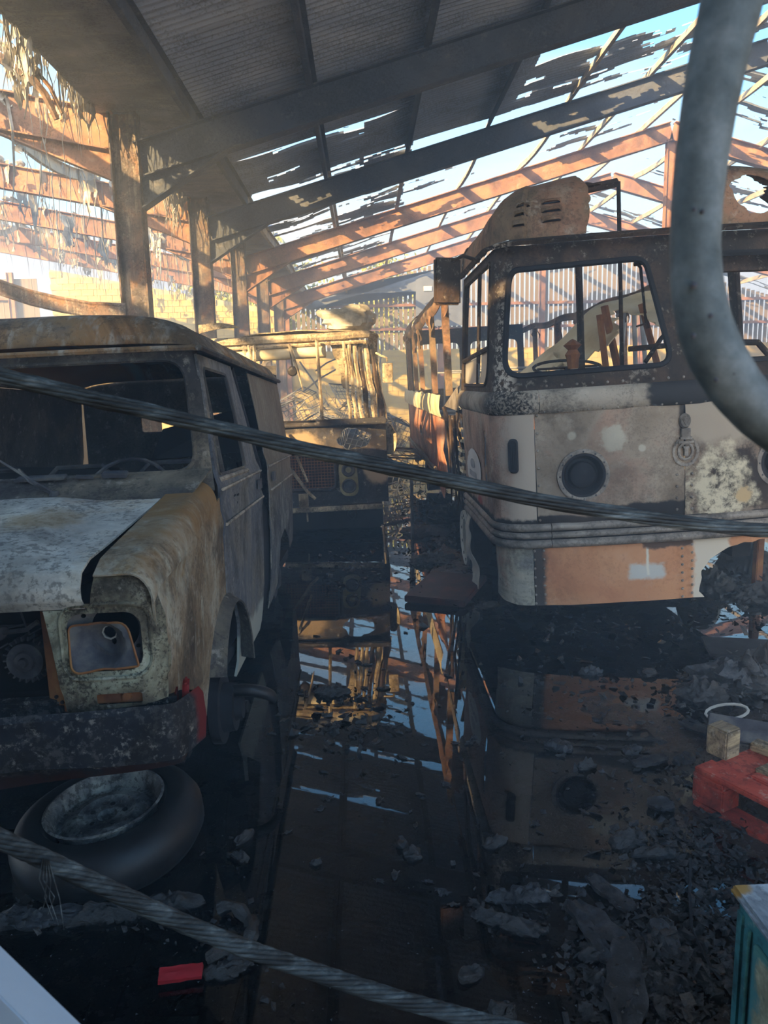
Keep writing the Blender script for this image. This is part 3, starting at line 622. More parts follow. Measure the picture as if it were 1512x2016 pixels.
# windscreen surround, scuttle
def ws(x, z): t = (z - 1.2) / 0.6; return (x * (1 - 0.05 * t), 1.02 + 0.13 * t + 0.07 * abs(x / 0.84) ** 4, z)
mb = MB(); panel(mb, [(-0.86, 1.19), (0.86, 1.19), (0.845, 1.80), (-0.845, 1.80)], [rquad([(-0.80, 1.275), (0.80, 1.275), (0.79, 1.755), (-0.79, 1.755)], 0.10)], ws, 0.06)
o = mb.build('windscreen_surround', M_VDARK, van, True, 0.02)
mb = MB(); mb.tube([ws(*p) for p in subdiv(rquad([(-0.80, 1.275), (0.80, 1.275), (0.79, 1.755), (-0.79, 1.755)], 0.10), 0.08)], 0.010, 5, closed=True); mb.build('windscreen_flange', M_VDARK, van)
mb = MB(); panel(mb, [(-0.80, 0.855), (0.80, 0.855), (0.86, 1.06), (-0.86, 1.06)], [rrect(-0.62, 0.02, 0.875, 0.915, 0.012)], lambda x, y: (x, y, 1.185 + 0.10 * ((y - .855) / .2)), 0.07); mb.build('scuttle_panel', M_VDARK, van, True, 0.008)
for c_, d_, r_ in (((0.16, 1.03, 1.285), (0.20, 0.06, 0.012), (0.2, 0, 0.03)), ((0.47, 1.02, 1.285), (0.10, 0.04, 0.02), (0.3, 0.05, 0.05)), ((0.34, 1.03, 1.28), (0.07, 0.05, 0.012), (0.1, 0.1, 0.4))): mb = MB(); mb.box(c_, d_, rot=r_); mb.build('dash_scrap', M_IRON, van, bevel=0.003)
for x0, sw in ((0.25, -0.27), (-0.42, -0.25)):
    mb = MB(); mb.tube([(x0, 0.93, 1.225), (x0 - 0.05, 0.90, 1.27), (x0 + sw, 0.98, 1.40)], [0.008, 0.007, 0.004], 6); mb.tube([(x0 - 0.01, 0.92, 1.225), (x0 - 0.08, 0.90, 1.28), (x0 + sw * 0.5, 0.94, 1.33)], 0.005, 5); mb.box((x0 + sw, 0.98, 1.40), (0.03, 0.02, 0.03)); mb.lathe([(0, .02), (.018, .02), (.022, 0), (0, 0)], 12, Matrix.Translation((x0, 0.93, 1.215))); mb.build('wiper_arm', M_IRON, van)
# bonnet
NOSE = [(0.035, 0.955), (0.015, 0.985), (0.015, 1.02), (0.04, 1.065), (0.11, 1.092), (0.3, 1.118), (0.6, 1.157), (0.845, 1.19)]
def bon(u, v):
    k = v * (len(NOSE) - 1); i = min(int(k), len(NOSE) - 2); t = k - i; y = NOSE[i][0] + (NOSE[i + 1][0] - NOSE[i][0]) * t; z = NOSE[i][1] + (NOSE[i + 1][1] - NOSE[i][1]) * t
    x = (u - .5) * 2; hw = 0.672 + 0.025 * min(1, y / 0.8)
    ridge = 0.022 * max(0, min(1, (0.62 - abs(x) + 0.25 * (1 - y)) * 5)) * min(1, y * 6)
    return (x * hw, y - 0.02 * (1 - abs(x)) * (1 - v), z + 0.012 * (1 - x * x) * min(1, y * 4) + ridge * 0.8 + 0.004 * mnoise.noise(Vector((x * 4, y * 5, 2))))
mb = MB(); mb.grid(bon, 40, 28); mb.build('bonnet', M_VHOOD, van, True, 0.008)
# headlamp panels, lamps, bumper
for s in (-1, 1):
    hl = rrect(0.612, 0.828, 0.765, 0.94, 0.045); ind = rrect(0.68, 0.815, 0.662, 0.695, 0.008)
    def hp(x, z, s=s, o=0.0): return (s * x, 0.035 + o + 0.055 * max(0, (x - 0.80) / 0.085) ** 2 + 0.03 * max(0, (z - 0.98) / 0.07) ** 2 - 0.012 * max(0, 1 - abs(z - 0.735) / 0.03), z)
    mb = MB(); panel(mb, [(0.552, 0.955), (0.592, 0.64), (0.878, 0.66), (0.888, 0.80), (0.888, 0.91), (0.87, 1.0), (0.845, 1.04), (0.70, 1.045), (0.69, 0.97), (0.674, 0.952)], [hl, ind], hp, 0.03)
    h = mb.build('headlamp_panel', M_VLAMP, van, True, 0.006)
    mb = MB(); mb.tube([hp(*p, o=-0.004) for p in subdiv(rrect(0.598, 0.852, 0.745, 0.965, 0.05), 0.03)], 0.006, 5, closed=True); mb.build('lamp_surround_rib', M_VLAMP, h)
    mb = MB(); panel(mb, rrect(0.600, 0.84, 0.755, 0.955, 0.03), [circ(0.735, 0.875, 0.072)] + [circ(a, b, 0.007, 8) for a, b in ((0.645, 0.92), (0.81, 0.93), (0.815, 0.90), (0.80, 0.82))], lambda x, z: (s * x, 0.085 + 0.012 * math.sin(x * 40), z), 0.04); mb.build('lamp_backing', M_IRON, h, False, 0.004)
    mb = MB(); mb.box((s * 0.745, 0.075, 0.678), (0.15, 0.03, 0.04)); mb.lathe([(0, .01), (.012, .01), (.014, 0), (0, 0)], 10, Matrix.Translation((s * 0.765, 0.055, 0.68)) @ Matrix.Rotation(math.pi / 2, 4, 'X')); mb.build('indicator_socket', M_RUSTY, h)
    def bowl(x, z): d = math.hypot(x - 0.70, (z - 0.835) * 1.05); t = (z - 0.765) / 0.14; return (s * x, 0.02 + 0.035 * t + (0.075 * max(0, 1 - (d / 0.078) ** 2)), z)
    mb = MB(); panel(mb, rquad([(0.622, 0.765), (0.818, 0.778), (0.782, 0.905), (0.612, 0.902)], [0.03, 0.008, 0.035, 0.02]), [circ(0.716, 0.865, 0.022, 14), circ(0.724, 0.836, 0.010, 10)], bowl, 0.012)
    lamp = mb.build('headlamp_bowl', M_IRON, van, True, 0.003)
    mb = MB(); mb.tube([bowl(*p) for p in subdiv(rquad([(0.622, 0.765), (0.818, 0.778), (0.782, 0.905), (0.612, 0.902)], [0.03, 0.008, 0.035, 0.02]), 0.02)], 0.0035, 5, closed=True); mb.build('lamp_rim', M_RUSTY, lamp)
    mb = MB(); mb.tube([(s * (0.716 + 0.022 * math.cos(a / 8 * 6.283)), bowl(0.716, 0.865)[1] - 0.004, 0.865 + 0.022 * math.sin(a / 8 * 6.283)) for a in range(8)], 0.003, 5, closed=True); mb.build('bulb_collar', M_ASHY, lamp)
    mb = MB(); mb.grid(lambda u, v: (s * (0.515 + 0.075 * u), 0.05 + 0.05 * (1 - u), 0.64 + 0.30 * v), 3, 6, lambda u, v: u < 1 - 0.8 * v + 0.25); mb.build('grille_bracket', M_RUSTY, van, False, 0.004)
    mb = MB(); [mb.lathe([(0, .004), (.006, .004), (.006, 0), (0, 0)], 8, Matrix.Translation((s * (0.553 + dx), 0.062, 0.675 + dz)) @ Matrix.Rotation(math.pi / 2, 4, 'X')) for dx, dz in ((0, .012), (-.014, -.006), (.016, -.006))]; mb.build('screw_hole', M_SOOT, van)
BP = [(-0.05, 0.655), (-0.065, 0.64), (-0.07, 0.57), (-0.062, 0.50), (-0.02, 0.45), (0.0, 0.42), (0.02, 0.42), (0.02, 0.655)]
def bump_path(u):
    x = (u - .5) * 2; xx = 0.93 * math.sin(x * math.pi / 2 * 0.999) if False else max(-0.90, min(0.90, x * 1.06)); w = max(0, abs(x) - 0.85) / 0.15
    return xx, 0.03 + 0.05 * abs(xx / 0.935) ** 3 + 0.10 * w ** 1.3
def bum(u, v):
    x, y = bump_path(u); i = min(int(v * 7), 6); t = v * 7 - i; dy = BP[i][0] + (BP[i + 1][0] - BP[i][0]) * t; z = BP[i][1] + (BP[i + 1][1] - BP[i][1]) * t
    w = max(0, abs((u - .5) * 2) - 0.85) / 0.15; sx = 1 if x > 0 else -1
    return (x - sx * w * dy * 0.9, y + dy * (1 - w * 0.8), z + 0.012 * mnoise.noise(Vector((x * 3, z * 9, 1))) + (0.05 * abs(x) ** 2 if z < 0.5 else 0))
mb = MB(); mb.grid(bum, 60, 14); mb.build('front_bumper', M_BUMPER, van, True, 0.006)
mb = MB(); mb.box((0.908, 0.15, 0.60), (0.02, 0.07, 0.17), rot=(0, 0.1, 0.2)); mb.build('bumper_end', simple('red_paint', [(0.3, '#5a1c1c'), (0.7, '#8a2a28')], 9), van, bevel=0.006)
mb = MB(); mb.box((-0.25, -0.045, 0.62), (0.5, 0.012, 0.11)); mb.build('number_plate_bracket', M_SOOT, van)
# engine bay seen through the missing grille
mb = MB(); mb.box((0, 0.55, 0.80), (1.1, 0.5, 0.36)); mb.box((0, 0.75, 0.6), (1.5, 0.1, 0.9)); mb.build('engine_block', M_SOOT, van, bevel=0.02)
mb = MB(); mb.box((0, 0.10, 0.645), (1.2, 0.05, 0.05)); mb.build('cross_member', M_BUMPER, van, bevel=0.005)
al = MB(); R_ = Matrix.Translation((0.40, 0.24, 0.755)) @ Matrix.Rotation(math.pi / 2, 4, 'X')
al.lathe([(0, .05), (.012, .05), (.016, .04), (.03, .04), (.034, .03), (.058, .03), (.062, .0), (.062, -.06), (0, -.06)], 28, R_)
for k in range(22):
    a = k / 22 * 6.283; al.box((0.069 * math.cos(a), 0.069 * math.sin(a), -0.01), (0.014, 0.005, 0.05), R_, rot=(0, 0, a))
al.build('alternator', M_IRON, van, True)
mb = MB(); panel(mb, rquad([(-0.05, 0.80), (0.34, 0.825), (0.36, 0.87), (0.30, 0.865), (0.29, 0.955), (-0.05, 0.96)], 0.02), [circ(0.19, 0.89, 0.045), circ(0.29, 0.845, 0.012, 10)], lambda x, z: (x, 0.22, z), 0.06); mb.tube([(0.34, 0.22, 0.85), (0.42, 0.2, 0.86), (0.46, 0.2, 0.885)], 0.008, 6); mb.build('fan_bracket', M_IRON, van, False, 0.008)
mb = MB()
for k in range(5): mb.tube([(0.05 + 0.1 * k, 0.3, 0.94), (0.12 + 0.1 * k, 0.22, 0.9 - 0.02 * k), (0.2 + 0.09 * k, 0.27, 0.86), (0.3 + 0.06 * k, 0.3, 0.85)], 0.004, 5)
mb.tube([(0.36, 0.2, 0.82), (0.30, 0.17, 0.79), (0.31, 0.17, 0.70)], 0.003, 5); mb.build('wiring', M_IRON, van)
# cabin, floor and rear doors
mb = MB(); mb.box((0, 2.6, 0.36), (1.6, 3.2, 0.06)); mb.box((0, 1.06, 0.85), (1.6, 0.05, 0.7)); mb.build('cabin_floor', M_SOOT, van)
mb = MB(); panel(mb, [(-0.82, 0.45), (0.82, 0.45), (0.80, 1.93), (-0.80, 1.93)], [rrect(-0.34, -0.06, 1.44, 1.57, 0.02), rrect(0.06, 0.45, 1.46, 1.57, 0.02)], lambda x, z: (x, 4.22, z), 0.12); mb.build('rear_door', M_VDARK, van, False, 0.02)
mb = MB(); panel(mb, [(-0.80, 0.4), (0.05, 0.4), (0.05, 1.25), (-0.80, 1.3)], [], lambda x, z: (x, 2.35, z), 0.2); mb.build('bulkhead', M_SOOT, van, False, 0.01)
mb = MB(); mb.add([(0.0, 3.2, 1.25), (0.80, 3.2, 1.28), (0.80, 3.4, 1.62), (0.05, 3.4, 1.46)], [(0, 1, 2, 3)]); mb.build('fallen_lining', M_SOOT, van, thick=0.01)
for x in (0.45, -0.05, -0.5):
    mb = MB(); mb.tube([(x - .2, 1.9, 0.6), (x - .2, 2.0, 1.20), (x - .12, 2.02, 1.28), (x + .12, 2.02, 1.28), (x + .2, 2.0, 1.2), (x + .2, 1.9, 0.6)], 0.013, 6)
    for k in range(3): mb.tube([(x - .2, 1.93 + .02 * k, 0.75 + .14 * k), (x + .2, 1.93 + .02 * k, 0.75 + .14 * k)], 0.006, 5)
    for a, b in ((-.2, 1.9), (.2, 1.9), (-.2, 1.5), (.2, 1.5)): mb.tube([(x + a, b, 0.38), (x + a, b, 0.62)], 0.013, 6)
    mb.tube([(x - .2, 1.9, .62), (x - .2, 1.5, .62), (x + .2, 1.5, .62), (x + .2, 1.9, .62)], 0.013, 6); mb.build('seat_frame', M_IRON, van)
mb = MB(); mb.tube([(0.42 + 0.19 * math.cos(a / 20 * 6.283), 1.32 + 0.10 * math.sin(a / 20 * 6.283), 1.18 + 0.15 * math.sin(a / 20 * 6.283)) for a in range(20)], 0.009, 6, closed=True); mb.tube([(0.42, 1.32, 1.18), (0.42, 1.1, 1.0)], 0.015, 6); mb.build('steering_wheel', M_IRON, van)
mb = MB(); mb.box((0.0, 0.98, 0.30), (1.5, 0.08, 0.08)); mb.box((0.45, 2.5, 0.32), (0.10, 3.3, 0.10)); mb.box((-0.45, 2.5, 0.32), (0.10, 3.3, 0.10)); mb.box((0, 3.55, 0.3), (1.5, 0.1, 0.1)); mb.build('chassis', M_SOOT, van)
mb = MB(); mb.lathe([(0.11, 0), (0.1, .02), (.06, .03), (0.03, 0.03)], 12, Matrix.Translation((-0.32, 1.6, 1.935))); mb.build('roof_scrap', M_SOOT, van)

# wheel lying flat under the bumper
M_RUBBER = simple('wet_burnt_rubber', [(0.3, '#0f1012'), (0.6, '#18191c'), (0.8, '#26272b')], 6, 0.5, spec=0.5)
m, c = burnt('wheel_rim_scorch', [(0.3, '#2e2e30'), (0.45, '#57585a'), (0.58, '#85857f'), (0.7, '#a3a197'), (0.8, '#7d6036')], 9, ('#1c1a19', 0.7)); M_RIM = m.done(c, 0.3, rough=0.5)
wh = thing('spare_wheel', 'loose steel wheel with its tyre lying flat in the water beneath the van bumper', 'wheel', (-0.93, 2.47, -0.02), (0.04, -0.10, 0.3))
mb = MB(); mb.lathe([(0.21, 0.03), (0.25, 0.0), (0.30, 0.02), (0.325, 0.06), (0.325, 0.12), (0.30, 0.165), (0.255, 0.19), (0.215, 0.185), (0.205, 0.17), (0.205, 0.05)], 48, closed=True); mb.build('tyre', M_RUBBER, wh, True)
mb = MB(); mb.lathe([(0.205, 0.195), (0.196, 0.198), (0.19, 0.185), (0.178, 0.165), (0.172, 0.135), (0.155, 0.13), (0.13, 0.15), (0.10, 0.155), (0.075, 0.14), (0.055, 0.143), (0.035, 0.142), (0.033, 0.10), (0.15, 0.08), (0.19, 0.05)], 40); rim = mb.build('rim', M_RIM, wh, True)
mb = MB()
for k in range(5): mb.lathe([(0, .006), (.009, .006), (.009, 0), (0, 0)], 8, Matrix.Translation((0.06 * math.cos(k * 1.2566), 0.06 * math.sin(k * 1.2566), 0.14)))
o = mb.build('stud_hole', M_SOOT, rim); o['kind'] = 'stuff'
mb = MB(); mb.tube([(0.30 * math.cos(a), 0.16 * math.sin(a), 0.05) for a in [x * 0.16 for x in range(-8, 22)]], 0.045, 10)
o = mb.build('hose_bend', M_RUBBER, smooth=True); o.location = (-0.545, 3.08, 0.24); o.rotation_euler = (0.75, 0.15, 2.9); o.scale = (0.40, 0.62, 0.6); tag(o, 'thick black burnt hose bent into a loop beside the van wheel arch', 'hose')
# ---------------------------------------------------------------- burnt coach
m, c = burnt('coach_cream_scorch', [(0.28, '#4f463c'), (0.42, '#766a5b'), (0.54, '#8d8172'), (0.64, '#957b6a'), (0.76, '#a39784')], 1.7, ('#4b423a', 0.3), fine=70, soot=0.38)
c = m.mix(m.spot((-0.43, 1.27), 0.08, 0.2, 0.9, 11, 2, sq=(1, 1)), c, '#aaa594'); c = m.mix(m.spot((-0.66, 1.30), 0.025, 0.3, 0.5, 14, 3), c, '#aaa594')
c = m.mix(m.spot((-0.25, 1.2), 0.02, 0.3, 0.5, 14, 7), c, '#a8a393')
c = m.mix(m.spot((-0.12, 0.765), 0.40, 0.10, 0.30, 9, 5, sq=(0.8, 3.6)), c, '#211f20'); c = m.mix(m.spot((-0.80, 0.76), 0.16, 0.10, 0.3, 9, 8, sq=(0.6, 2.4)), c, '#242223')
c = m.mix(m.spot((0.05, 0.98), 0.09, 0.3, 0.4, 20, 6, sq=(1.6, 0.8)), c, '#3e3935'); c = m.mix(m.area(0.012, 0.012, 30, x=(-0.03, 0.03), z=(1.26, 1.45)), c, '#38342f')
c = m.mix(m.area(0.012, 0.055, 10, z=(0.6, 0.80)), c, '#1f1c1b'); c = m.mix(m.math('MULTIPLY', m.spot((-0.60, 1.06), 0.30, 0.35, 0.5, 5, 21), 0.35), c, '#4a4037'); M_CFRONT = m.done(c, 0.2, dist=0.01)
m, c = burnt('coach_brown_scorch', [(0.28, '#3a322c'), (0.42, '#574a3f'), (0.55, '#7b6c5d'), (0.66, '#988877'), (0.76, '#6b5543')], 2.2, ('#241f1c', 0.6), fine=60, seed=5)
c = m.mix(m.area(0.05, 0.12, 5, z=(1.20, 1.6)), c, '#93897a'); c = m.mix(m.spot((0.34, 0.96), 0.24, 0.15, 0.75, 7, 4, sq=(1, 1.3)), c, '#2e2723')
c = m.mix(m.math('MULTIPLY', m.spot((0.20, 0.93), 0.19, 0.25, 1.3, 6, 9, sq=(1, 0.9)), m.mr(m.noise(13, 8, 0.75), 0.36, 0.56)), c, '#b9b197'); c = m.mix(m.spot((0.36, 0.88), 0.05, 0.2, 0.9, 22, 12), c, '#a8916c')
M_CRIGHT = m.done(c, 0.2)
m, c = burnt('coach_pink_scorch', [(0.28, '#74604f'), (0.42, '#927664'), (0.54, '#a4816d'), (0.64, '#9d8c7a'), (0.78, '#91654f')], 1.8, ('#57463b', 0.5), ('#c0b09e', 9, (2, 2, 0.3), 0.4), fine=80)
c = m.mix(m.area(0.05, 0.12, 6, x=(-1.06, -0.8)), c, '#9d9284'); c = m.mix(m.spot((0.85, 0.74), 0.12, 0.3, 0.5, 9, 2, axes='yz'), c, '#8e3f36'); c = m.mix(m.area(0.012, 0.05, 10, z=(0.6, 0.80)), c, '#1f1c1b'); M_CSIDE = m.done(c, 0.2)
m, c = burnt('coach_waist_grey', [(0.3, '#6b645a'), (0.5, '#8f8678'), (0.65, '#a1988a'), (0.78, '#867c6e')], 2.2, ('#2a2622', 0.35), fine=70)
c = m.mix(m.area(0.03, 0.07, 14, x=(-0.22, 1.6)), c, '#2a2a2c'); c = m.mix(m.math('MULTIPLY', m.spot((-1.02, 0.12, 1.47), 0.19, 0.4, 1.1, 22, 3, axes='xyz', sq=(1, 1, 1.2)), m.mr(m.noise(60, 5, 0.7), 0.44, 0.54)), c, '#1d1b1b'); M_CWAIST = m.done(c, 0.2)
m, c = burnt('coach_moulding', [(0.3, '#57534e'), (0.5, '#77716a'), (0.65, '#8d867c'), (0.78, '#5f5a54')], 3, ('#2a2724', 0.4)); M_CMOULD = m.done(c, 0.15, rough=0.55)
m, c = burnt('coach_soot_frame', [(0.3, '#1d1a18'), (0.48, '#312a25'), (0.6, '#47392f'), (0.74, '#644f3e')], 3, ('#191716', 0.5))
c = m.mix(m.math('MULTIPLY', m.spot((-1.08, 0.10), 0.10, 0.3, 0.2, 5, 2, axes='xy'), m.mr(m.noise(26, 5, 0.7), 0.47, 0.55)), c, '#b5ab9c'); M_CFRAME = m.done(c, 0.3)
m, c = burnt('coach_skirt_orange', [(0.28, '#946146'), (0.42, '#a97352'), (0.55, '#b4805d'), (0.68, '#b58a6e'), (0.8, '#9c654c')], 1.4, ('#7a5038', 0.25), soot=0.15)
c = m.mix(m.area(0.02, 0.05, 7, x=(-0.98, -0.83)), c, '#3f3a37'); c = m.mix(m.area(0.014, 0.03, 18, x=(-0.33, -0.12), z=(0.40, 0.49)), c, '#a9aaa4'); c = m.mix(m.area(0.006, 0.008, 18, x=(-0.225, -0.21), z=(0.42, 0.66)), c, '#c3bfae')
c = m.mix(m.area(0.015, 0.06, 9, x=(0.06, 0.3)), c, '#b5ad9c'); c = m.mix(m.area(0.01, 0.03, 16, z=(0.585, 0.7), x=(-0.25, 0.06)), c, '#4a3c33'); M_CSKIRT = m.done(c, 0.15)
m, c = burnt('coach_corner_ash', [(0.28, '#565b61'), (0.42, '#7b7d7c'), (0.52, '#969485'), (0.62, '#967b6b'), (0.78, '#86695b')], 2.6, ('#4b4844', 0.4), ('#c4c3b0', 6, (2, 2, 0.3), 0.6), seed=4); M_CCORNER = m.done(c, 0.25)
m, c = burnt('coach_roof_rust', [(0.3, '#55483c'), (0.44, '#74614c'), (0.55, '#8a6650'), (0.64, '#8f7b67'), (0.78, '#786c58')], 2.0, ('#3c332b', 0.45), seed=8); M_CROOF = m.done(c, 0.25)
m, c = burnt('coach_red_side', [(0.28, '#7a4434'), (0.42, '#a0614a'), (0.54, '#b77a5e'), (0.66, '#b58d74'), (0.8, '#8a4a3a')], 2.2, ('#3a2722', 0.5), ('#c2ad98', 8, (2, 2, 0.3), 0.4)); M_CRED = m.done(c, 0.3)
M_CREAM = simple('cream_lining', [(0.3, '#b39b74'), (0.5, '#d2bf98'), (0.7, '#e2d6b8')], 3, 0.8)
M_DUSTGLASS = simple('sooty_glass', [(0.3, '#77756f'), (0.6, '#98968f'), (0.8, '#aba89f')], 3, 0.4, seed=3)
M_ALU = simple('grey_light_alloy', [(0.3, '#6f7378'), (0.55, '#94989c'), (0.75, '#b4b7b8')], 5, 0.55)

coach = thing('coach', 'burnt-out cream and red single-deck coach with a round lamp and crest on its front', 'coach', (1.945, 4.4, 0), (0, -0.045, 0))
HW, CR, BOW = 1.10, 0.22, 0.06
A1 = HW - CR; A2 = A1 + CR * math.pi / 2
def path(s):
    sg = -1 if s < 0 else 1; q = abs(s)
    if q <= A1: x, y, nx, ny = q, BOW * (q / A1) ** 2, 0.0, -1.0
    elif q <= A2:
        a = (q - A1) / CR; x, y, nx, ny = A1 + CR * math.sin(a), BOW + CR - CR * math.cos(a), math.sin(a), -math.cos(a)
    else: x, y, nx, ny = HW, BOW + CR + q - A2, 1.0, 0.0
    return sg * x, y, sg * nx, ny
def inset(z): return -0.02 * max(0, 0.65 - z) + (0.0 if z < 1.58 else 0.13 * ((z - 1.58) / 0.83) ** 1.2)
def skin(off=0.0, dent=0.0, sd_=0):
    def fn(s, z):
        x, y, nx, ny = path(s); o = off - inset(z) * (1.0 if abs(s) < A2 else 0.45)
        if abs(s) > A1 and z > 1.58: o *= max(0.45, 1 - 0.55 * (abs(s) - A1) / (A2 - A1)) if abs(s) < A2 else 1.0
        if dent: o += dent * mnoise.noise(Vector((s * 2.3, z * 2.6, sd_))) + dent * 0.4 * mnoise.noise(Vector((s * 7, z * 8, sd_ + 3)))
        return (x + nx * o, y + ny * o, z)
    return fn
def side_y(y): return A2 + (y - BOW - CR)     # arc length at a distance back along the side
# lower front and side panels
lamp_c = (-0.60, 1.06)
mb = MB(); panel(mb, [(-0.872, 0.77), (-0.004, 0.77), (-0.004, 1.45), (-0.872, 1.45)], [circ(lamp_c[0], lamp_c[1], 0.148)], skin(0, 0.026, 1), 0.035); mb.build('front_panel', M_CFRONT, coach, True, 0.006)
mb = MB(); panel(mb, rag([(0.004, 0.77), (1.0, 0.77), (1.0, 1.45), (0.004, 1.45)], 0.004, 3), [circ(-lamp_c[0], lamp_c[1], 0.148)], skin(-0.004, 0.03, 5), 0.05); mb.build('front_panel', M_CRIGHT, coach, True, 0.006)
slot = rrect(-1.50, -1.42, 0.92, 1.33, 0.03)
mb = MB(); panel(mb, [(-2.55, 0.77), (-0.878, 0.77), (-0.878, 1.45), (-2.55, 1.45)], [slot], skin(0, 0.012, 9), 0.06); mb.build('corner_panel', M_CSIDE, coach, True, 0.006)
mb = MB(); panel(mb, [(1.006, 0.77), (2.5, 0.77), (2.5, 1.45), (1.006, 1.45)], [], skin(0, 0.02, 4), 0.09); mb.build('corner_panel', M_CRED, coach, True, 0.006)
mb = MB(); panel(mb, [(-1.58, 0.88), (-1.36, 0.88), (-1.36, 1.36), (-1.58, 1.36)], [], skin(-0.03), 0.1); mb.build('slot_back', M_SOOT, coach)
st_ = rag(circ(-2.0, 1.02, 0.36, 26, 0.14), 0.014, 4, 0.05)
mb = MB(); panel(mb, st_, [], skin(0.009, 0.012, 9), 0.05); stk = mb.build('side_sticker', simple('white_sticker', [(0.3, '#c9c8c4'), (0.7, '#dedcd6')], 6), coach, False, 0.001)
mb = MB(); panel(mb, circ(-2.0, 1.06, 0.10, 16, 0.035), [], skin(0.0125, 0.012, 9), 0.05); mb.build('sticker_emblem', M_ALU, stk, False, 0.001); mb = MB(); panel(mb, rquad([(-2.2, 0.96), (-1.86, 0.96), (-1.86, 1.0), (-2.2, 1.0)], 0.01), [], skin(0.0125, 0.012, 9), 0.05); mb.build('sticker_band', M_ALU, stk, False, 0.001)
# waist band, half-round in section
def waist(mb, s0, s1, n):
    f = skin(0)
    def fn(u, v):
        s = s0 + (s1 - s0) * u; x, y, nx, ny = path(s); z = 1.44 + 0.145 * v; o = 0.006 + 0.03 * math.sin(math.pi * min(1, v * 1.08)) ** 0.6
        if v > 0.93: o = -0.01
        return (x + nx * o, y + ny * o, z)
    mb.grid(fn, n, 12)
for s0, s1 in ((-2.55, -0.852), (-0.848, 1.18), (1.184, 2.5)):
    mb = MB(); waist(mb, s0, s1, int(abs(s1 - s0) / 0.05)); mb.build('waist_band', M_CWAIST, coach, True, 0.005)
# three-ribbed bumper moulding
for z, h in ((0.755, 0.048), (0.705, 0.040), (0.652, 0.052)):
    for s0, s1 in ((-2.5, -0.80), (-0.796, 1.3)):
        mb = MB()
        def fn(u, v):
            s = s0 + (s1 - s0) * u; x, y, nx, ny = path(s); o = 0.010 + 0.022 * math.sin(math.pi * v) ** 0.5; dz = (0.02 * max(0, -s - 1.9) * -0.4)
            return (x + nx * o, y + ny * o, z + h * (v - .5) + dz)
        mb.grid(fn, int((s1 - s0) / 0.05), 7); mb.build('moulding_strip', M_CMOULD, coach, True, 0.004)
mb = MB(); panel(mb, [(-2.5, 0.63), (1.25, 0.63), (1.25, 0.78), (-2.5, 0.78)], [], skin(-0.004), 0.1); mb.build('moulding_back', M_SOOT, coach, True, 0.004)
# skirts: ash-grey corner, orange front, torn right-hand end
mb = MB(); panel(mb, rag([(-1.30, 0.64), (-0.905, 0.64), (-0.905, 0.262), (-1.02, 0.262), (-1.13, 0.275), (-1.235, 0.31), (-1.25, 0.42), (-1.27, 0.5)], 0.010, 2, 0.03, lambda p: p[0] < -1.2), [], skin(-0.012, 0.012, 3), 0.04); mb.build('skirt_corner', M_CCORNER, coach, True, 0.005)
torn = [(0.13, 0.262), (0.10, 0.30), (0.115, 0.38), (0.11, 0.42), (0.17, 0.49), (0.24, 0.53), (0.32, 0.57), (0.45, 0.585), (0.62, 0.60), (0.62, 0.64)]
mb = MB(); panel(mb, rag([(-0.90, 0.64), (-0.90, 0.262)] + torn, 0.010, 6, 0.025, lambda p: p[0] > 0.06), [], skin(-0.012, 0.022, 7), 0.04); mb.build('skirt_panel', M_CSKIRT, coach, True, 0.005)
mb = MB(); panel(mb, rag([(-2.48, 0.63), (-2.36, 0.63), (-2.30, 0.50), (-2.22, 0.33), (-2.12, 0.12), (-2.22, 0.10), (-2.34, 0.28)], 0.022, 8, 0.03), [], lambda s, z: (-1.13 + 0.06 * mnoise.noise(Vector((s * 4, z * 6, 1))), path(s)[1] - 0.25 * (0.63 - z), z), 0.03); mb.build('torn_strip', M_ASHY, coach, True, 0.006)
rv = MB()
def rivet(s, z, off=0.0): 
    x, y, z = skin(0.004 + off)(s, z); n = Vector((path(s)[2], path(s)[3], 0)); rv.lathe([(0, .007), (.006, .005), (.009, 0)], 7, Matrix.Translation((x, y, z)) @ n.to_track_quat('Z', 'Y').to_matrix().to_4x4())
for k in range(24): rivet(-0.82 + k * 0.085, 1.60 if False else 1.452, 0.012); rivet(-0.80 + k * 0.088, 1.60, 0.0)
for k in range(7): rivet(-0.86, 0.80 + k * 0.105); rivet(-0.90, 0.28 + 0.055 * k, 0.0); rivet(-0.875 + 0.03, 0.28 + 0.055 * k, 0.0); rivet(-0.02, 0.28 + 0.05 * k, 0.01); rivet(0.04, 0.30 + 0.05 * k, 0.01)
for k in range(5): rivet(-0.05 + 0.0, 0.82 + 0.07 * k, 0.008); rivet(0.04, 0.82 + 0.07 * k, 0.008)
for k in range(16): rivet(-0.92 - 0.09 * k, 1.452, 0.012)
o = rv.build('rivets', M_CMOULD, coach, True); o['kind'] = 'stuff'
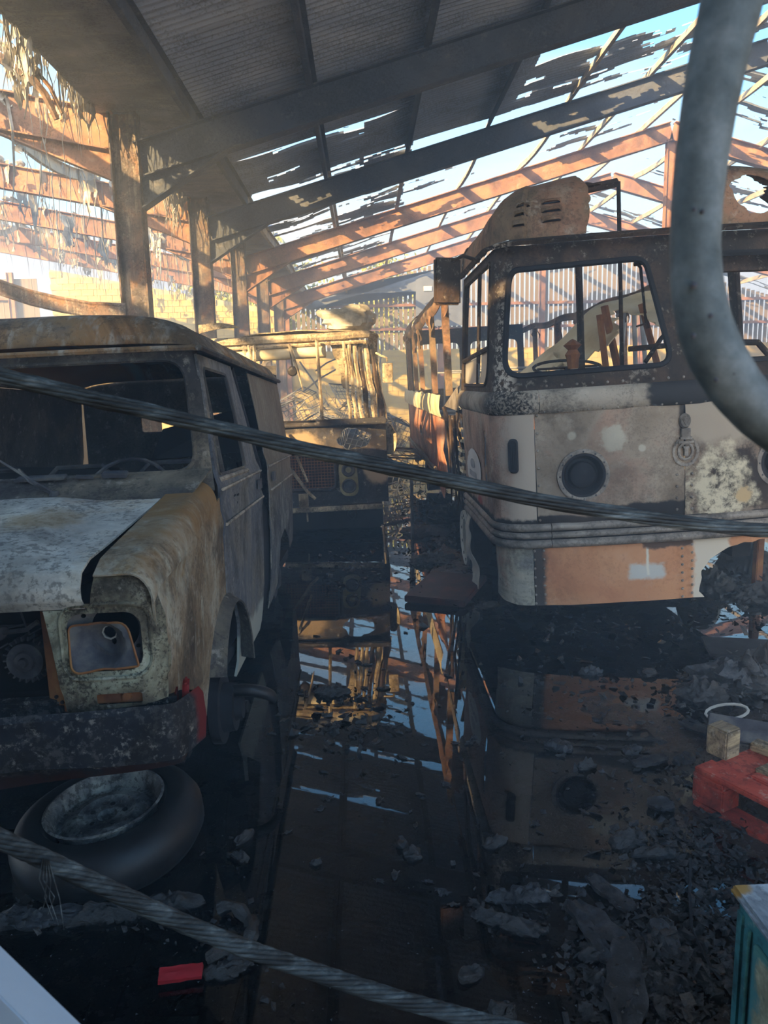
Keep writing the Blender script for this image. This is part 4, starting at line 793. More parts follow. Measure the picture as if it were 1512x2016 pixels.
# round lamp openings with rims
for s in (-1, 1):
    q = Matrix.Translation((s * 0.60, 0.028, 1.06)) @ Matrix.Rotation(math.pi / 2, 4, 'X')
    mb = MB(); mb.lathe([(0.158, -0.01), (0.158, 0.014), (0.150, 0.018), (0.134, 0.016), (0.130, 0.004), (0.130, -0.01)], 44, q, closed=True); lr = mb.build('lamp_rim', M_CMOULD, coach, True)
    mb = MB(); mb.lathe([(0.131, 0.012), (0.118, 0.010), (0.104, -0.012), (0.098, -0.03), (0.0, -0.055)], 40, q); mb.lathe([(0.0, 0.01), (0.04, 0.006), (0.075, -0.008), (0.083, -0.025), (0.083, -0.05)], 32, q); mb.build('lamp_bowl', M_SOOT, coach, True)
    mb = MB(); [mb.lathe([(0, .006), (.005, .004), (.007, 0)], 7, q @ Matrix.Translation((0.143 * math.cos(a * .5236), 0.143 * math.sin(a * .5236), 0.016))) for a in range(12)]; o = mb.build('rim_screws', M_IRON, lr); o['kind'] = 'stuff'
mb = MB(); bx = skin(0.010)
mb.add([skin(0.004)(a, b) for a, b in rrect(-1.035, -0.975, 1.09, 1.30, 0.025)] + [skin(0.022)(a, b) for a, b in rrect(-1.03, -0.98, 1.10, 1.29, 0.022)], [tuple(range(24, 48))] + [(i, (i + 1) % 24, 24 + (i + 1) % 24, 24 + i) for i in range(24)])
for k in range(4): mb.tube([skin(0.024)(-1.022 + 0.0115 * k, 1.12), skin(0.024)(-1.022 + 0.0115 * k, 1.27)], 0.0035, 5)
mb.build('side_marker_lamp', M_SOOT, coach)
# crest on the centre seam: flame-shaped finial over a wreathed ring
cr = MB(); Q = Matrix.Translation((0.0, -0.006, 0)) 
cr.add([(x, -0.004, z) for x, z in circ(0, 1.345, 0.036, 18, 0.045)] + [(x * 0.8, -0.02, 1.345 + (z - 1.345) * 0.8) for x, z in circ(0, 1.345, 0.036, 18, 0.045)], [tuple(range(18, 36))] + [(i, (i + 1) % 18, 18 + (i + 1) % 18, 18 + i) for i in range(18)])
for k in range(7): a = math.radians(35 + k * 18.3); cr.tube([(0, -0.02, 1.32), (0.03 * math.cos(a), -0.024, 1.335 + 0.05 * math.sin(a))], [0.004, 0.002], 5)
cr.box((0, -0.012, 1.275), (0.052, 0.024, 0.05), taper=1.0); cr.box((0, -0.016, 1.245), (0.07, 0.02, 0.014))
cr.tube([(0.042 * math.cos(a * .3491), -0.014, 1.165 + 0.048 * math.sin(a * .3491)) for a in range(18)], 0.008, 6, closed=True)
for k in range(26):
    a = k / 26 * 6.283 + 0.3
    for d, r in ((0.5, 0.066), (-0.5, 0.078)): cr.add([(-.003, -.012, 0), (.008, -.02, .012), (0, -.014, .028), (-.010, -.016, .012)], [(0, 1, 2, 3)], Matrix.Translation((r * math.cos(a), 0, 1.165 + r * 1.12 * math.sin(a))) @ Matrix.Rotation(-a + d, 4, 'Y'))
cr.box((0, -0.016, 1.165), (0.022, 0.022, 0.05)); cr.box((0, -0.018, 1.19), (0.034, 0.02, 0.012)); cr.box((0, -0.014, 1.22), (0.09, 0.016, 0.012)); cr.build('crest', M_CMOULD, coach, True, bevel=0.0)
# windscreen and cab window frame
wl_ = rquad([(-1.055, 1.665), (-0.065, 1.675), (-0.185, 2.295), (-1.035, 2.28)], [0.13, 0.10, 0.07, 0.09], 7); wr_ = [(-x, z) for x, z in wl_][::-1]
cabL = rquad([(-2.42, 1.62), (-1.24, 1.62), (-1.28, 2.36), (-2.42, 2.36)], [0.1, 0.2, 0.06, 0.06], 6); cabR = [(-x, z) for x, z in cabL][::-1]
mb = MB(); panel(mb, [(-2.55, 1.58), (2.55, 1.58), (2.55, 2.42), (-2.55, 2.42)], [wl_, wr_, cabL, cabR], skin(0), 0.06); fr_ = mb.build('window_surround', M_CFRAME, coach, True, 0.03)
for h in (wl_, wr_):
    mb = MB(); mb.tube([skin(-0.005)(*p) for p in subdiv(h, 0.06)], 0.018, 6, closed=True); mb.build('windscreen_rubber', M_SOOT, coach)
mb = MB(); mb.tube([skin(0.0)(*p) for p in subdiv(cabL, 0.08)], 0.012, 6, closed=True); mb.tube([skin(0)(-2.42, 1.80), skin(0)(-1.24, 1.85)], 0.016, 6); mb.tube([skin(-.01)(-1.75, 1.63), skin(-.01)(-1.78, 2.36)], 0.014, 6); mb.build('cab_window_frame', M_CFRAME, coach)
mb = MB(); panel(mb, rag([(-2.40, 1.63), (-1.30, 1.64), (-1.27, 1.84), (-1.6, 1.83), (-1.62, 1.70), (-1.70, 1.66), (-1.75, 1.80), (-2.40, 1.79)], 0.008, 3, 0.04), [], skin(-0.012), 0.06); mb.build('cab_window_glass', M_DUSTGLASS, coach, True, 0.004)
mb = MB()
def lip(u, v): s = -2.6 + 5.2 * u; x, y, nx, ny = path(s); o = (0.02 - 0.055 * (1 if abs(s) < A1 else 0.6), 0.05 - 0.07 * (1 if abs(s) < A1 else 0.6), 0.02 - .07)[int(round(v * 2))]; return (x + nx * o, y + ny * o, 2.405 + 0.04 * v)
mb.grid(lip, 80, 2); mb.build('roof_lip', M_CFRAME, coach, True, 0.012)
mb = MB(); panel(mb, [(0.12, 2.20), (1.0, 2.20), (1.0, 2.40), (0.12, 2.40)], [], skin(-0.12, 0.05, 2), 0.04); mb.build('blind_box', M_CFRAME, coach, True, 0.02)
# front dome, torn open in the middle
def dome(s, t, off=0.0):
    x, y, nx, ny = path(s); a = t * math.pi / 2; c_ = max(0.0, 1 - math.cos(a)) ** 1.25; w = max(0.0, min(1.0, 1 - (y - 0.05) / 0.9)); w = w * w * (3 - 2 * w)
    o = off - 0.12 * (1 if abs(s) < A1 else 0.5)
    return (x * (1 - (0.34 + 0.12 * (1 - w)) * c_) + nx * o, y + 0.95 * c_ * w + ny * o, 2.44 + 0.49 * (1 - 0.26 * min(1, abs(x) / 1.1) ** 4) * max(0.0, math.sin(a)) ** 0.8 + off * math.sin(a) + 0.012 * mnoise.noise(Vector((s * 3, t * 4, 0))))
mb = MB(); o_ = rag([(-2.6, 0.0), (-0.52, 0.0), (-0.50, 0.25), (-0.54, 0.6), (-0.60, 0.98), (-0.95, 0.98), (-1.3, 0.92), (-1.7, 0.80), (-2.0, 0.72), (-2.4, 0.75), (-2.6, 0.6)], 0.018, 3, 0.03); panel(mb, o_, [], lambda s, t: dome(s, t), 0.05); mb.build('roof_dome', M_CROOF, coach, True, 0.006)
mb = MB(); o_ = rag([(0.20, 0.0), (1.9, 0.0), (1.8, 0.6), (1.2, 0.75), (0.85, 0.8), (0.6, 0.68), (0.42, 0.78), (0.22, 0.66)], 0.025, 5, 0.03); panel(mb, o_, [rag(circ(0.50, 0.22, 0.16, 20, 0.16), 0.03, 2, 0.03), rag(circ(0.24, 0.24, 0.05, 12, 0.12), 0.01, 6, 0.03), rag(circ(0.9, 0.25, 0.14, 16, 0.15), 0.03, 8, 0.03)], lambda s, t: dome(s, t), 0.05); mb.build('roof_dome', M_CROOF, coach, True, 0.006)
for s0, t0 in ((-0.89, 0.25), (-0.715, 0.25), (-0.905, 0.175), (-0.715, 0.18), (-0.92, 0.10), (-0.715, 0.11)):
    mb = MB(); mb.grid(lambda u, v: dome(s0 + (u - .5) * 0.115, t0 - 0.02 + 0.045 * v, 0.004 + 0.034 * math.sin(math.pi * u) ** 0.4 * (1 - v) ** 0.7), 8, 5); mb.build('roof_louvre', M_CROOF, coach, True, 0.003)
    mb = MB(); mb.grid(lambda u, v: dome(s0 + (u - .5) * 0.105, t0 - 0.024 + 0.012 * v, 0.006), 6, 2); mb.build('louvre_slot', M_SOOT, coach, True, 0.002)
mb = MB(); mb.grid(lambda u, v: (-0.55 + 0.42 * u, 0.72 + 0.05 * math.sin(u * 9) + 0.1 * v, 2.83 + 0.035 * u + 0.06 * v - 0.05 * v * v + 0.03 * mnoise.noise(Vector((u * 5, v * 4, 3)))), 12, 6); mb.tube([(-0.52, 0.75, 2.80), (-0.3, 0.75, 2.84), (-0.12, 0.78, 2.87)], 0.03, 6); mb.build('torn_roof_rib', M_CFRAME, coach, True, 0.008)
# handrails and pillars inside
for x, y, r, z1 in ((-0.265, 1.1, 0.026, 2.90), (0.03, 1.1, 0.015, 2.95)):
    mb = MB(); mb.tube([(x, y, 0.70), (x - 0.02, y, 1.6), (x - 0.03, y, z1)], r, 8); mb.build('grab_pole', M_CFRAME, coach, True)
mb = MB(); mb.box((0, 4.8, 0.66), (2.1, 9.2, 0.08)); mb.build('coach_floor', M_SOOT, coach)
mb = MB(); mb.box((-0.5, 4.8, 0.52), (0.12, 9.0, 0.2)); mb.box((0.5, 4.8, 0.52), (0.12, 9.0, 0.2)); mb.box((0, 1.95, 0.30), (1.7, 0.12, 0.12)); mb.build('chassis', M_SOOT, coach)
mb = MB(); mb.box((0.1, 0.75, 1.3), (1.6, 0.05, 0.4)); mb.build('dashboard', M_SOOT, coach, bevel=0.02)
mb = MB(); mb.tube([(-0.52 + 0.22 * math.cos(a / 20 * 6.283), 0.62 + 0.2 * math.sin(a / 20 * 6.283), 1.70 + 0.05 * math.sin(a / 20 * 6.283)) for a in range(20)], 0.010, 6, closed=True); mb.tube([(-0.52, 0.62, 1.70), (-0.52, 0.5, 1.2)], 0.02, 6); mb.tube([(-0.72, .62, 1.7), (-0.32, .62, 1.7)], .008, 5); mb.build('steering_wheel', M_CFRAME, coach)
mb = MB(); mb.lathe([(0.0, -.06), (.035, -.06), (.04, 0), (.05, .03), (.03, .06), (.06, .09), (.02, .12), (0, .13)], 9, Matrix.Translation((-0.50, 0.55, 1.75))); mb.build('melted_gauge', M_RUSTY, coach)
for x0 in (-0.20, 0.25):
    mb = MB(); mb.tube([(x0, 0.18, 2.27), (x0 + 0.02, 0.2, 2.25), (x0 + 0.06, 0.24, 1.98), (x0 + 0.075, 0.24, 1.90)], [0.012, 0.01, 0.008, 0.014], 6); mb.tube([(x0 + 0.07, 0.24, 1.93), (x0 + 0.0, 0.22, 1.915)], 0.006, 5); mb.tube([(x0 - 0.03, 0.17, 2.27), (x0 + 0.04, 0.17, 2.275)], 0.013, 6); mb.build('wiper_arm', M_CFRAME, coach)
mb = MB(); mb.tube([(-0.10, 0.35, 1.70), (0.02, 0.40, 1.84), (0.20, 0.45, 2.0)], 0.014, 6); mb.tube([(-0.15, 0.5, 1.79), (0.3, 0.5, 1.80)], 0.02, 6); mb.build('windscreen_strut', M_CFRAME, coach)
mb = MB(); [mb.tube([(0.25, 0.6, 1.72), (0.45, 0.62, 1.80), (0.75, 0.62, 1.78), (0.9, 0.6, 1.6)], 0.022, 7)]; mb.build('bent_rail', M_CFRAME, coach)
# sides: pillars, cantrail, torn panels
SD = HW
for s in (-1, 1):
    for y, w in ((2.75, 0.10), (4.15, 0.09), (5.9, 0.08), (7.05, 0.08), (8.5, 0.09)):
        mb = MB(); mb.box((s * (SD - 0.03), y, 1.98), (0.06, w, 0.92)); k0 = y * 3
        mb.grid(lambda u, v: (s * (SD - 0.0) - s * 0.02 + 0.05 * mnoise.noise(Vector((u * 3, v * 4, k0))), y - 0.22 + 0.44 * u, 2.44 - (0.42 - 0.2 * abs(u - .5)) * v), 8, 8, lambda u, v: v < 0.5 + 0.9 * mnoise.noise(Vector((u * 4, k0, 1))) + 0.4 * abs(u - .5)); mb.build('window_pillar', M_CROOF, coach, False)
    mb = MB(); mb.grid(lambda u, v: (s * (SD - 0.04 + 0.03 * math.sin(v * 3.1)), 2.3 + 7.1 * u, 2.40 + 0.10 * v - 0.05 * math.sin(u * 3.1) + 0.02 * math.sin(u * 23)), 30, 3); mb.build('cantrail', M_CROOF, coach, True, 0.02)
    if s < 0: mb = MB(); mb.grid(lambda u, v: (s * (SD - 0.05 - 0.35 * v * v), 1.6 + 7.8 * u, 2.48 + 0.30 * math.sin(v * 1.5) - 0.05 * math.sin(u * 3.1) + 0.03 * mnoise.noise(Vector((u * 14, v * 2, s)))), 70, 10, lambda u, v: v < 0.55 + 0.9 * mnoise.noise(Vector((u * 7, 0.3, s * 4)))); mb.build('roof_side', M_CROOF, coach, True, 0.006)
    mb = MB(); mb.grid(lambda u, v: (s * (SD + 0.01 + 0.02 * math.sin(math.pi * v)), 3.2 + 6.2 * u, 1.30 + 0.22 * v + 0.02 * mnoise.noise(Vector((u * 12, v, 2)))), 30, 4); mb.build('waist_rail', M_CREAM, coach, True, 0.01)
    hs = [rag(circ(side_y(3.9), 1.08, 0.10, 14, 0.16), 0.03, 4, 0.04), rag(circ(side_y(6.2), 1.0, 0.22, 14, 0.10), 0.03, 7, 0.05)] if s < 0 else []
    hs = [[(q[0], q[1]) for q in h] for h in hs]
    mb = MB(); panel(mb, rag([(side_y(3.15), 1.30), (side_y(3.3), 0.95), (side_y(3.2), 0.62), (side_y(3.5), 0.42), (side_y(4.2), 0.52), (side_y(5.5), 0.45), (side_y(6.6), 0.60), (side_y(7.6), 0.35), (side_y(9.4), 0.5), (side_y(9.4), 1.30)], 0.05, 5, 0.08), hs, lambda q, z: (s * (SD - 0.02 + 0.05 * mnoise.noise(Vector((q * 1.6, z * 2.5, s * 3)))), q - A2 + BOW + CR, z), 0.10); mb.build('side_panel', M_CRED, coach, True, 0.006)
    mb = MB()
    for dz in (0, 0.045): mb.tube([(s * (SD + 0.01), 3.6 + 0.58 * k, 0.62 + dz + 0.012 * (k % 2)) for k in range(11)], 0.018, 6)
    mb.build('side_moulding', M_CMOULD, coach)
    mb = MB(); q = Matrix.Translation((s * 1.02, 1.98, 0.31)) @ Matrix.Rotation(s * math.pi / 2, 4, 'Y')
    mb.lathe([(0.0, 0.03), (0.05, 0.03), (0.055, 0.0), (0.10, -0.01), (0.13, -0.06), (0.165, -0.06), (0.168, 0.06), (0.215, 0.065), (0.235, 0.075), (0.24, 0.06), (0.23, -0.12), (0, -0.12)], 40, q); w_ = mb.build('front_wheel', M_ASHY, coach, True)
    mb = MB(); [mb.lathe([(0, .004), (.014, .004), (.014, 0), (0, 0)], 8, q @ Matrix.Translation((0.193 * math.cos(a * .6283), 0.193 * math.sin(a * .6283), 0.064))) for a in range(10)]; o = mb.build('wheel_studs', M_SOOT, w_); o['kind'] = 'stuff'
    mb = MB(); mb.lathe([(0.24, 0.05), (0.265, 0.02), (0.265, -0.10), (0.24, -0.13)], 36, q); mb.build('tyre_wires', M_SOOT, w_)
    mb = MB(); mb.lathe([(0.0, 0.03), (0.08, 0.02), (0.13, -0.04), (0.215, 0.03), (0.235, 0.05), (0.23, -0.3), (0, -0.3)], 28, Matrix.Translation((s * 0.98, 6.6, 0.30)) @ Matrix.Rotation(s * math.pi / 2, 4, 'Y')); mb.build('rear_wheel', M_IRON, coach, True)
mb = MB(); mb.add([(-1.13, 1.6, 1.60), (-1.13, 1.62, 1.42), (-1.10, 2.9, 1.42), (-1.10, 1.75, 1.62)], [(0, 1, 2, 3)]); mb.build('bent_flap', M_CMOULD, coach, thick=0.008)
mb = MB()
for k in range(9): y = 1.85 + 0.15 * k; mb.tube([(-1.08 + 0.05 * math.sin(k * 5), y, 1.42 - 0.05 * (k % 3)), (-1.06 + 0.05 * math.cos(k * 3), y + 0.06 * math.sin(k * 7), 1.0), (-1.07, y + 0.10 * math.sin(k * 2), 0.45 + 0.1 * (k % 2))], [0.02, 0.012, 0.008], 5)
o = mb.build('hanging_strips', M_CFRAME, coach); o['kind'] = 'stuff'
for k in range(5):
    mb = MB(); mb.box((-0.98, 2.35, 0.85 + 0.09 * k), (0.16, 0.5, 0.022), rot=(0.0, 0.25, 0)); mb.build('step_slat', M_CREAM, coach)
mb = MB(); panel(mb, [(-1.08, 0.6), (1.08, 0.6), (1.06, 2.55), (-1.06, 2.55)], [rrect(-0.95, -0.1, 1.5, 2.3, 0.1), rrect(0.1, 0.95, 1.5, 2.3, 0.1)], lambda x, z: (x, 9.4, z), 0.2); mb.build('rear_end', M_CFRAME, coach, True, 0.02)
# mirror on the front corner
mb = MB(); mb.box((0, 0, 0), (0.165, 0.05, 0.28), rot=(0, 0.05, 0.2)); o = mb.build('mirror', M_CFRAME, coach, bevel=0.012); o.location = (-1.31, 0.40, 2.27)
mb = MB(); mb.tube([(0, 0, 0.1), (0.10, -0.04, 0.14), (0.2, -0.05, 0.1)], 0.012, 6); mb.build('mirror_arm', M_CFRAME, o)

# fallen things inside the coach
cx_, cy_ = coach.location.x, coach.location.y
mb = MB()
def fp(u, v):
    x = 1.36 + 1.42 * u; zz = 1.62 + 0.72 * math.sin(min(1, u * 1.12) * 1.65) ** 1.1 - 0.75 * max(0, u - 0.86)
    sag = v * (0.30 + 0.10 * math.sin(u * 9)); return (x + 0.10 * v + 0.03 * math.sin(v * 5 + u * 7), 6.9 - 0.55 * v + 0.05 * mnoise.noise(Vector((u * 4, v * 3, 1))), zz - sag * (0.4 + 0.6 * (u > 0.2)) + 0.04 * mnoise.noise(Vector((u * 5, v * 5, 6))))
mb.grid(fp, 30, 14, lambda u, v: v < 0.75 + 0.6 * mnoise.noise(Vector((u * 6, 1, 2))))
fpn = thing('fallen_roof_panel', 'buckled cream roof panel collapsed across the coach seats', 'panel'); mb.build('panel_skin', M_CREAM, fpn, True, 0.012)
for a, b, r in (((1.98, 6.4, 2.12), (2.12, 6.3, 0.72), .03), ((2.05, 6.5, 2.2), (2.33, 6.35, 0.72), .035), ((2.40, 6.6, 2.22), (2.75, 6.4, 0.72), .03)):
    mb = MB(); mb.tube([a, tuple((Vector(a) + Vector(b)) / 2 + Vector((0.02, 0, 0))), b], r, 5); mb.build('charred_strut', M_RUSTY, fpn)
rk = thing('luggage_rack', 'grey ladder-like luggage rack tilted up behind the coach windscreen', 'rack', (0, 0, 0))
for a, b in ((at(1212, 596, 8.4), at(1330, 552, 8.6)), (at(1214, 622, 8.6), at(1334, 575, 8.8))):
    mb = MB(); mb.tube([a, b], 0.022, 6); mb.build('rack_rail', M_ALU, rk)
mb = MB(); A_, B_, C_, D_ = at(1214, 598, 8.42), at(1255, 582, 8.5), at(1252, 608, 8.7), at(1214, 620, 8.65); mb.add([A_, B_, C_, D_], [(0, 1, 2, 3)]); mb.build('rack_panel', M_ALU, rk, thick=0.01)
for k in range(5):
    p, q = at(1216 + 28 * k, 597 - 10.5 * k, 8.42), at(1218 + 28 * k, 620 - 11 * k, 8.65); mb = MB(); mb.tube([p, q], 0.012, 5); mb.build('rack_bar', M_ALU, rk)
for x0, y0, x1 in ((1232, 612, 1205), (1248, 604, 1262), (1262, 600, 1290)):
    p = at(x0, y0, 8.5); q = at(x1, 735, 8.5); q.z = 0.72; mb = MB(); mb.tube([p, q], 0.025, 6); mb.build('rack_leg', M_ALU, rk)
def seat(loc, rz, label):
    t = thing('bare_seat', label, 'seat', loc, (0, 0, rz), group='bare seat frames in the coach')
    mb = MB(); mb.tube([(-.42, 0, 0.42), (-.42, -.08, 0.9), (-.35, -.1, 1.02), (.35, -.1, 1.02), (.42, -.08, .9), (.42, 0, .42)], 0.014, 6); mb.build('backrest', M_ALU, t)
    mb = MB(); mb.tube([(-.42, 0, .42), (-.42, .4, .42), (.42, .4, .42), (.42, 0, .42)], 0.014, 6, closed=True); mb.build('seat_base', M_ALU, t)
    for a in (-.4, .4):
        mb = MB(); mb.tube([(a, 0.02, 0.42), (a, 0.02, 0)], 0.014, 6); mb.tube([(a, .38, .42), (a, .38, 0)], 0.014, 6); mb.build('leg', M_ALU, t)
    return t
SEATL = ['bare tubular seat frame just behind the fallen cream roof panel', 'bare seat frame across the aisle from the one behind the fallen panel', 'bare seat frame in the middle row on the puddle side', 'bare seat frame in the middle row beyond the luggage rack', 'rearmost bare seat frame on the puddle side of the coach', 'rearmost bare seat frame on the far side of the coach']
s0 = seat((1.5, 8.6, 0.715), 0.1, SEATL[0])
for lb, (x, y, r) in zip(SEATL[1:], ((2.5, 8.9, -0.1), (1.5, 10.2, 0.05), (2.5, 10.4, 0.15), (1.5, 11.9, -0.05), (2.5, 12.0, 0.1))): dup(s0, (x, y, 0.715), (0, 0, r), lb)
# ---------------------------------------------------------------- second burnt bus behind the van
m, c = burnt('bus_ochre_scorch', [(0.3, '#5b4f42'), (0.45, '#8d7d66'), (0.56, '#b5a488'), (0.66, '#c8b897'), (0.8, '#8a7560')], 3.5, ('#2c241d', 0.6), ('#d8c79c', 12, (3, 3, 0.25), 0.5)); M_BUS = m.done(c, 0.3)
m, c = burnt('bus_front_soot', [(0.3, '#26262a'), (0.5, '#37373b'), (0.66, '#4a443f'), (0.8, '#6a5a4a')], 3, ('#18181a', 0.5)); c = m.mix(m.spot((-0.1, 1.0), 0.22, 0.3, 0.9, 7, 3, sq=(0.7, 2.2)), c, '#86755e'); c = m.mix(m.spot((0.76, 0.66), 0.13, 0.2, 0.5, 9, 5), c, '#9a8a70'); M_BUSF = m.done(c, 0.3)
M_BRASS = simple('tarnished_lamp_plate', [(0.3, '#5a5138'), (0.5, '#7d7352'), (0.7, '#a09673')], 6, 0.5)
bus = thing('bus', 'smaller burnt bus behind the van, glassless, with double round headlamps', 'bus', (-0.62, 7.9, 0), (0, -0.02, 0)); bw = 0.87
def bf(x, z): return (x, 0.10 * abs(x / bw) ** 3 + (0.0 if z < 1.2 else 0.10 * (z - 1.2)), z)
mb = MB(); panel(mb, [(-bw, 0.33), (bw, 0.33), (bw, 1.19), (-bw, 1.19)], [rag(rquad([(0.34, 1.0), (0.42, 0.90), (0.66, 0.93), (0.72, 1.05), (0.60, 1.13), (0.45, 1.14)], 0.05), 0.02, 3, 0.04), rrect(-0.28, 0.30, 0.52, 0.90, 0.04)], bf, 0.07); mb.build('front_panel', M_BUSF, bus, True, 0.01)
mb = MB()
for k in range(18): mb.box((-0.27 + 0.0335 * k, 0.025, 0.71), (0.006, 0.006, 0.40))
for k in range(13): mb.box((0.01, 0.022, 0.52 + 0.031 * k), (0.60, 0.006, 0.006))
o = mb.build('grille_mesh', M_RUSTY, bus); o['kind'] = 'stuff'
mb = MB(); mb.tube([(x, 0.0, z) for x, z in subdiv(rrect(-0.29, 0.32, 0.50, 0.92, 0.06), 0.06)], 0.022, 6, closed=True); mb.build('grille_surround', M_BUSF, bus, True)
mb = MB(); mb.box((0, 0.09, 0.7), (0.6, 0.04, 0.45)); mb.build('radiator', M_SOOT, bus)
for s in (-1, 1):
    ov = rquad([(s * 0.36, 0.42), (s * 0.56, 0.42), (s * 0.54, 0.80), (s * 0.35, 0.80)], 0.095, 6)
    mb = MB(); panel(mb, ov, [], lambda x, z: (x, -0.025, z), 0.05); lp = mb.build('lamp_plate', M_BRASS, bus, False, 0.02)
    for z, r in ((0.70, 0.062), (0.53, 0.068)):
        mb = MB(); mb.lathe([(r + 0.01, 0.01), (r, 0.03), (r - 0.008, 0.028), (r - 0.01, 0.005), (r * 0.5, -0.005 if z > .6 else 0.02), (0, -0.01 if z > .6 else 0.024)], 26, Matrix.Translation((s * 0.455, -0.03, z)) @ Matrix.Rotation(math.pi / 2, 4, 'X')); mb.build('headlamp', M_IRON, lp, True)
mb = MB(); mb.box((0.28, -0.06, 0.30), (1.05, 0.03, 0.055), rot=(0, -0.01, 0)); mb.build('front_bumper', M_BUS, bus, bevel=0.01)
mb = MB(); mb.box((-0.03, -0.05, 0.37), (0.10, 0.02, 0.20)); mb.lathe([(0, .01), (.022, .008), (.022, -.008), (0, -.01)], 12, Matrix.Translation((0, -0.07, 0.22)) @ Matrix.Rotation(1.57, 4, 'Y') @ Matrix.Scale(2.2, 4, (1, 0, 0))); mb.build('bumper_iron', M_BUS, bus)
mb = MB(); mb.box((0, 0.5, 0.18), (1.6, 0.9, 0.24)); mb.lathe([(0.0, .03), (.04, .03), (.055, 0), (0.055, -.1), (0, -.1)], 16, Matrix.Translation((0.47, -0.03, 0.22)) @ Matrix.Rotation(1.57, 4, 'X')); mb.build('underside', M_SOOT, bus, bevel=0.02)
mb = MB(); mb.box((0, 0.05, 1.20), (1.76, 0.20, 0.06)); mb.box((-0.35, -0.02, 1.225), (1.0, 0.06, 0.03), rot=(0, 0.02, 0)); mb.build('dash_ledge', M_BUSF, bus, bevel=0.01)
mb = MB(); mb.tube([bf(0.21, 1.2), bf(0.20, 1.7), bf(0.19, 2.05)], 0.020, 6); mb.build('windscreen_post', M_BUS, bus)
for k, (x0, x1, r, mt) in enumerate(((0.50, 0.47, .02, M_BUS), (0.56, 0.52, .022, M_BUS), (0.62, 0.57, .026, M_BUS), (0.69, 0.62, .03, M_CFRAME), (0.77, 0.68, .032, M_BUS), (0.84, 0.74, .03, M_CFRAME), (0.88, 0.78, .018, M_BUS))):
    for s in (1, -1):
        mb = MB(); mb.tube([(s * (x0 + 0.012 * math.sin(t * 2 + k)), 0.06 + 0.05 * k * 0.5 + 0.05 * t / 6, 1.2 + 0.83 * t / 6) if False else (s * (x0 + (x1 - x0) * t / 6 + 0.008 * math.sin(t * 2 + k)), 0.04 + 0.03 * k + 0.02 * t, 1.2 + 0.83 * t / 6) for t in range(7)], [r * (1 + 0.25 * math.sin(t * 3 + k)) for t in range(7)], 6); mb.build('corner_pillar', mt, bus, True)
mb = MB(); mb.tube([(-0.95, 0.22, 2.07), (0.3, 0.16, 2.08), (0.72, 0.2, 2.10), (0.80, 0.45, 2.08)], 0.045, 8); mb.tube([(-0.95, 0.2, 2.0), (0.70, 0.16, 2.02), (0.79, 0.4, 2.0)], 0.02, 6); mb.build('roof_header', M_BUS, bus, True)
mb = MB(); mb.grid(lambda u, v: ((u - .5) * 1.66, 0.22 + 4.2 * v, 2.10 + 0.07 * (1 - (2 * u - 1) ** 2) - 0.25 * math.sin(v * 3.1) * (u < 2) + 0.04 * mnoise.noise(Vector((u * 4, v * 9, 1)))), 16, 30, lambda u, v: v < 0.12 + 0.25 * mnoise.noise(Vector((u * 5, 2, 3))) or abs(u - .5) > 0.42); mb.build('roof_skin', M_BUS, bus, True, 0.01)
mb = MB(); mb.tube([(-0.7, 0.25, 1.92), (0.27, 0.22, 1.94)], [0.06, 0.068], 14); mb.build('blind_roll', M_CREAM, bus, True)
mb = MB(); panel(mb, rag([(0.32, 2.02), (0.66, 2.04), (0.60, 1.95), (0.52, 1.88), (0.52, 1.66), (0.50, 1.54), (0.43, 1.56), (0.40, 1.80)], 0.012, 4, 0.03), [], lambda x, z: (x, 0.22 + 0.15 * (2.0 - z), z), 0.06); mb.build('hanging_lining', M_BUS, bus, True, 0.01)
mb = MB(); mb.tube([(-0.10, 0.15, 2.0), (-0.085, 0.13, 1.85), (-0.08, 0.12, 1.80)], 0.008, 5); mb.lathe([(0, .03), (.04, .03), (.055, 0), (.04, -.03), (0, -.03)], 12, Matrix.Translation((-0.08, 0.12, 1.745)) @ Matrix.Rotation(1.57, 4, 'X')); mb.build('cab_fan', M_CFRAME, bus)
mb = MB(); mb.tube([(-0.10, 0.12, 2.02), (-0.02, 0.08, 1.75), (0.02, 0.06, 1.55)], [0.018, 0.014, 0.006], 5); mb.build('hanging_batten', M_BUS, bus)
mb = MB(); mb.tube([(0.80, 0.20, 1.90), (0.86, 0.10, 1.86), (0.91, 0.06, 1.84), (0.91, 0.06, 1.80)], 0.012, 6); mb.box((0.912, 0.06, 1.685), (0.11, 0.02, 0.20), rot=(0, 0.03, 0)); mb.build('wing_mirror', M_BUS, bus, bevel=0.006)
mb = MB(); panel(mb, rag(circ(0.0, 0.98, 0.10, 18, 0.17), 0.012, 3, 0.03), [], lambda x, z: (0.90 + x * 0.8 , 0.25 - x * 0.8, z), 0.06); mb.build('torn_side_flap', M_BUS, bus, True, 0.012)
for s in (-1, 1):
    mb = MB(); panel(mb, rag([(0.15, 0.35), (4.4, 0.35), (4.4, 1.2), (0.15, 1.2)], 0.02, s, 0.1), [], lambda y, z: (s * (bw + 0.02 * mnoise.noise(Vector((y * 2, z * 3, s)))), y, z), 0.15); mb.build('side_panel', M_BUSF, bus, True, 0.01)
    for y in (1.3, 2.5, 3.6): mb = MB(); mb.tube([(s * bw, y, 1.2), (s * (bw - 0.06), y, 2.0)], 0.03, 6); mb.build('side_pillar', M_BUS, bus)
mb = MB(); mb.tube([(-0.30, -0.10, 0.93), (-0.12, -0.13, 0.72), (0.02, -0.12, 0.50), (0.10, -0.12, 0.42)], [0.02, .018, .018, .016], 4); mb.build('fallen_batten', M_BUS, bus)
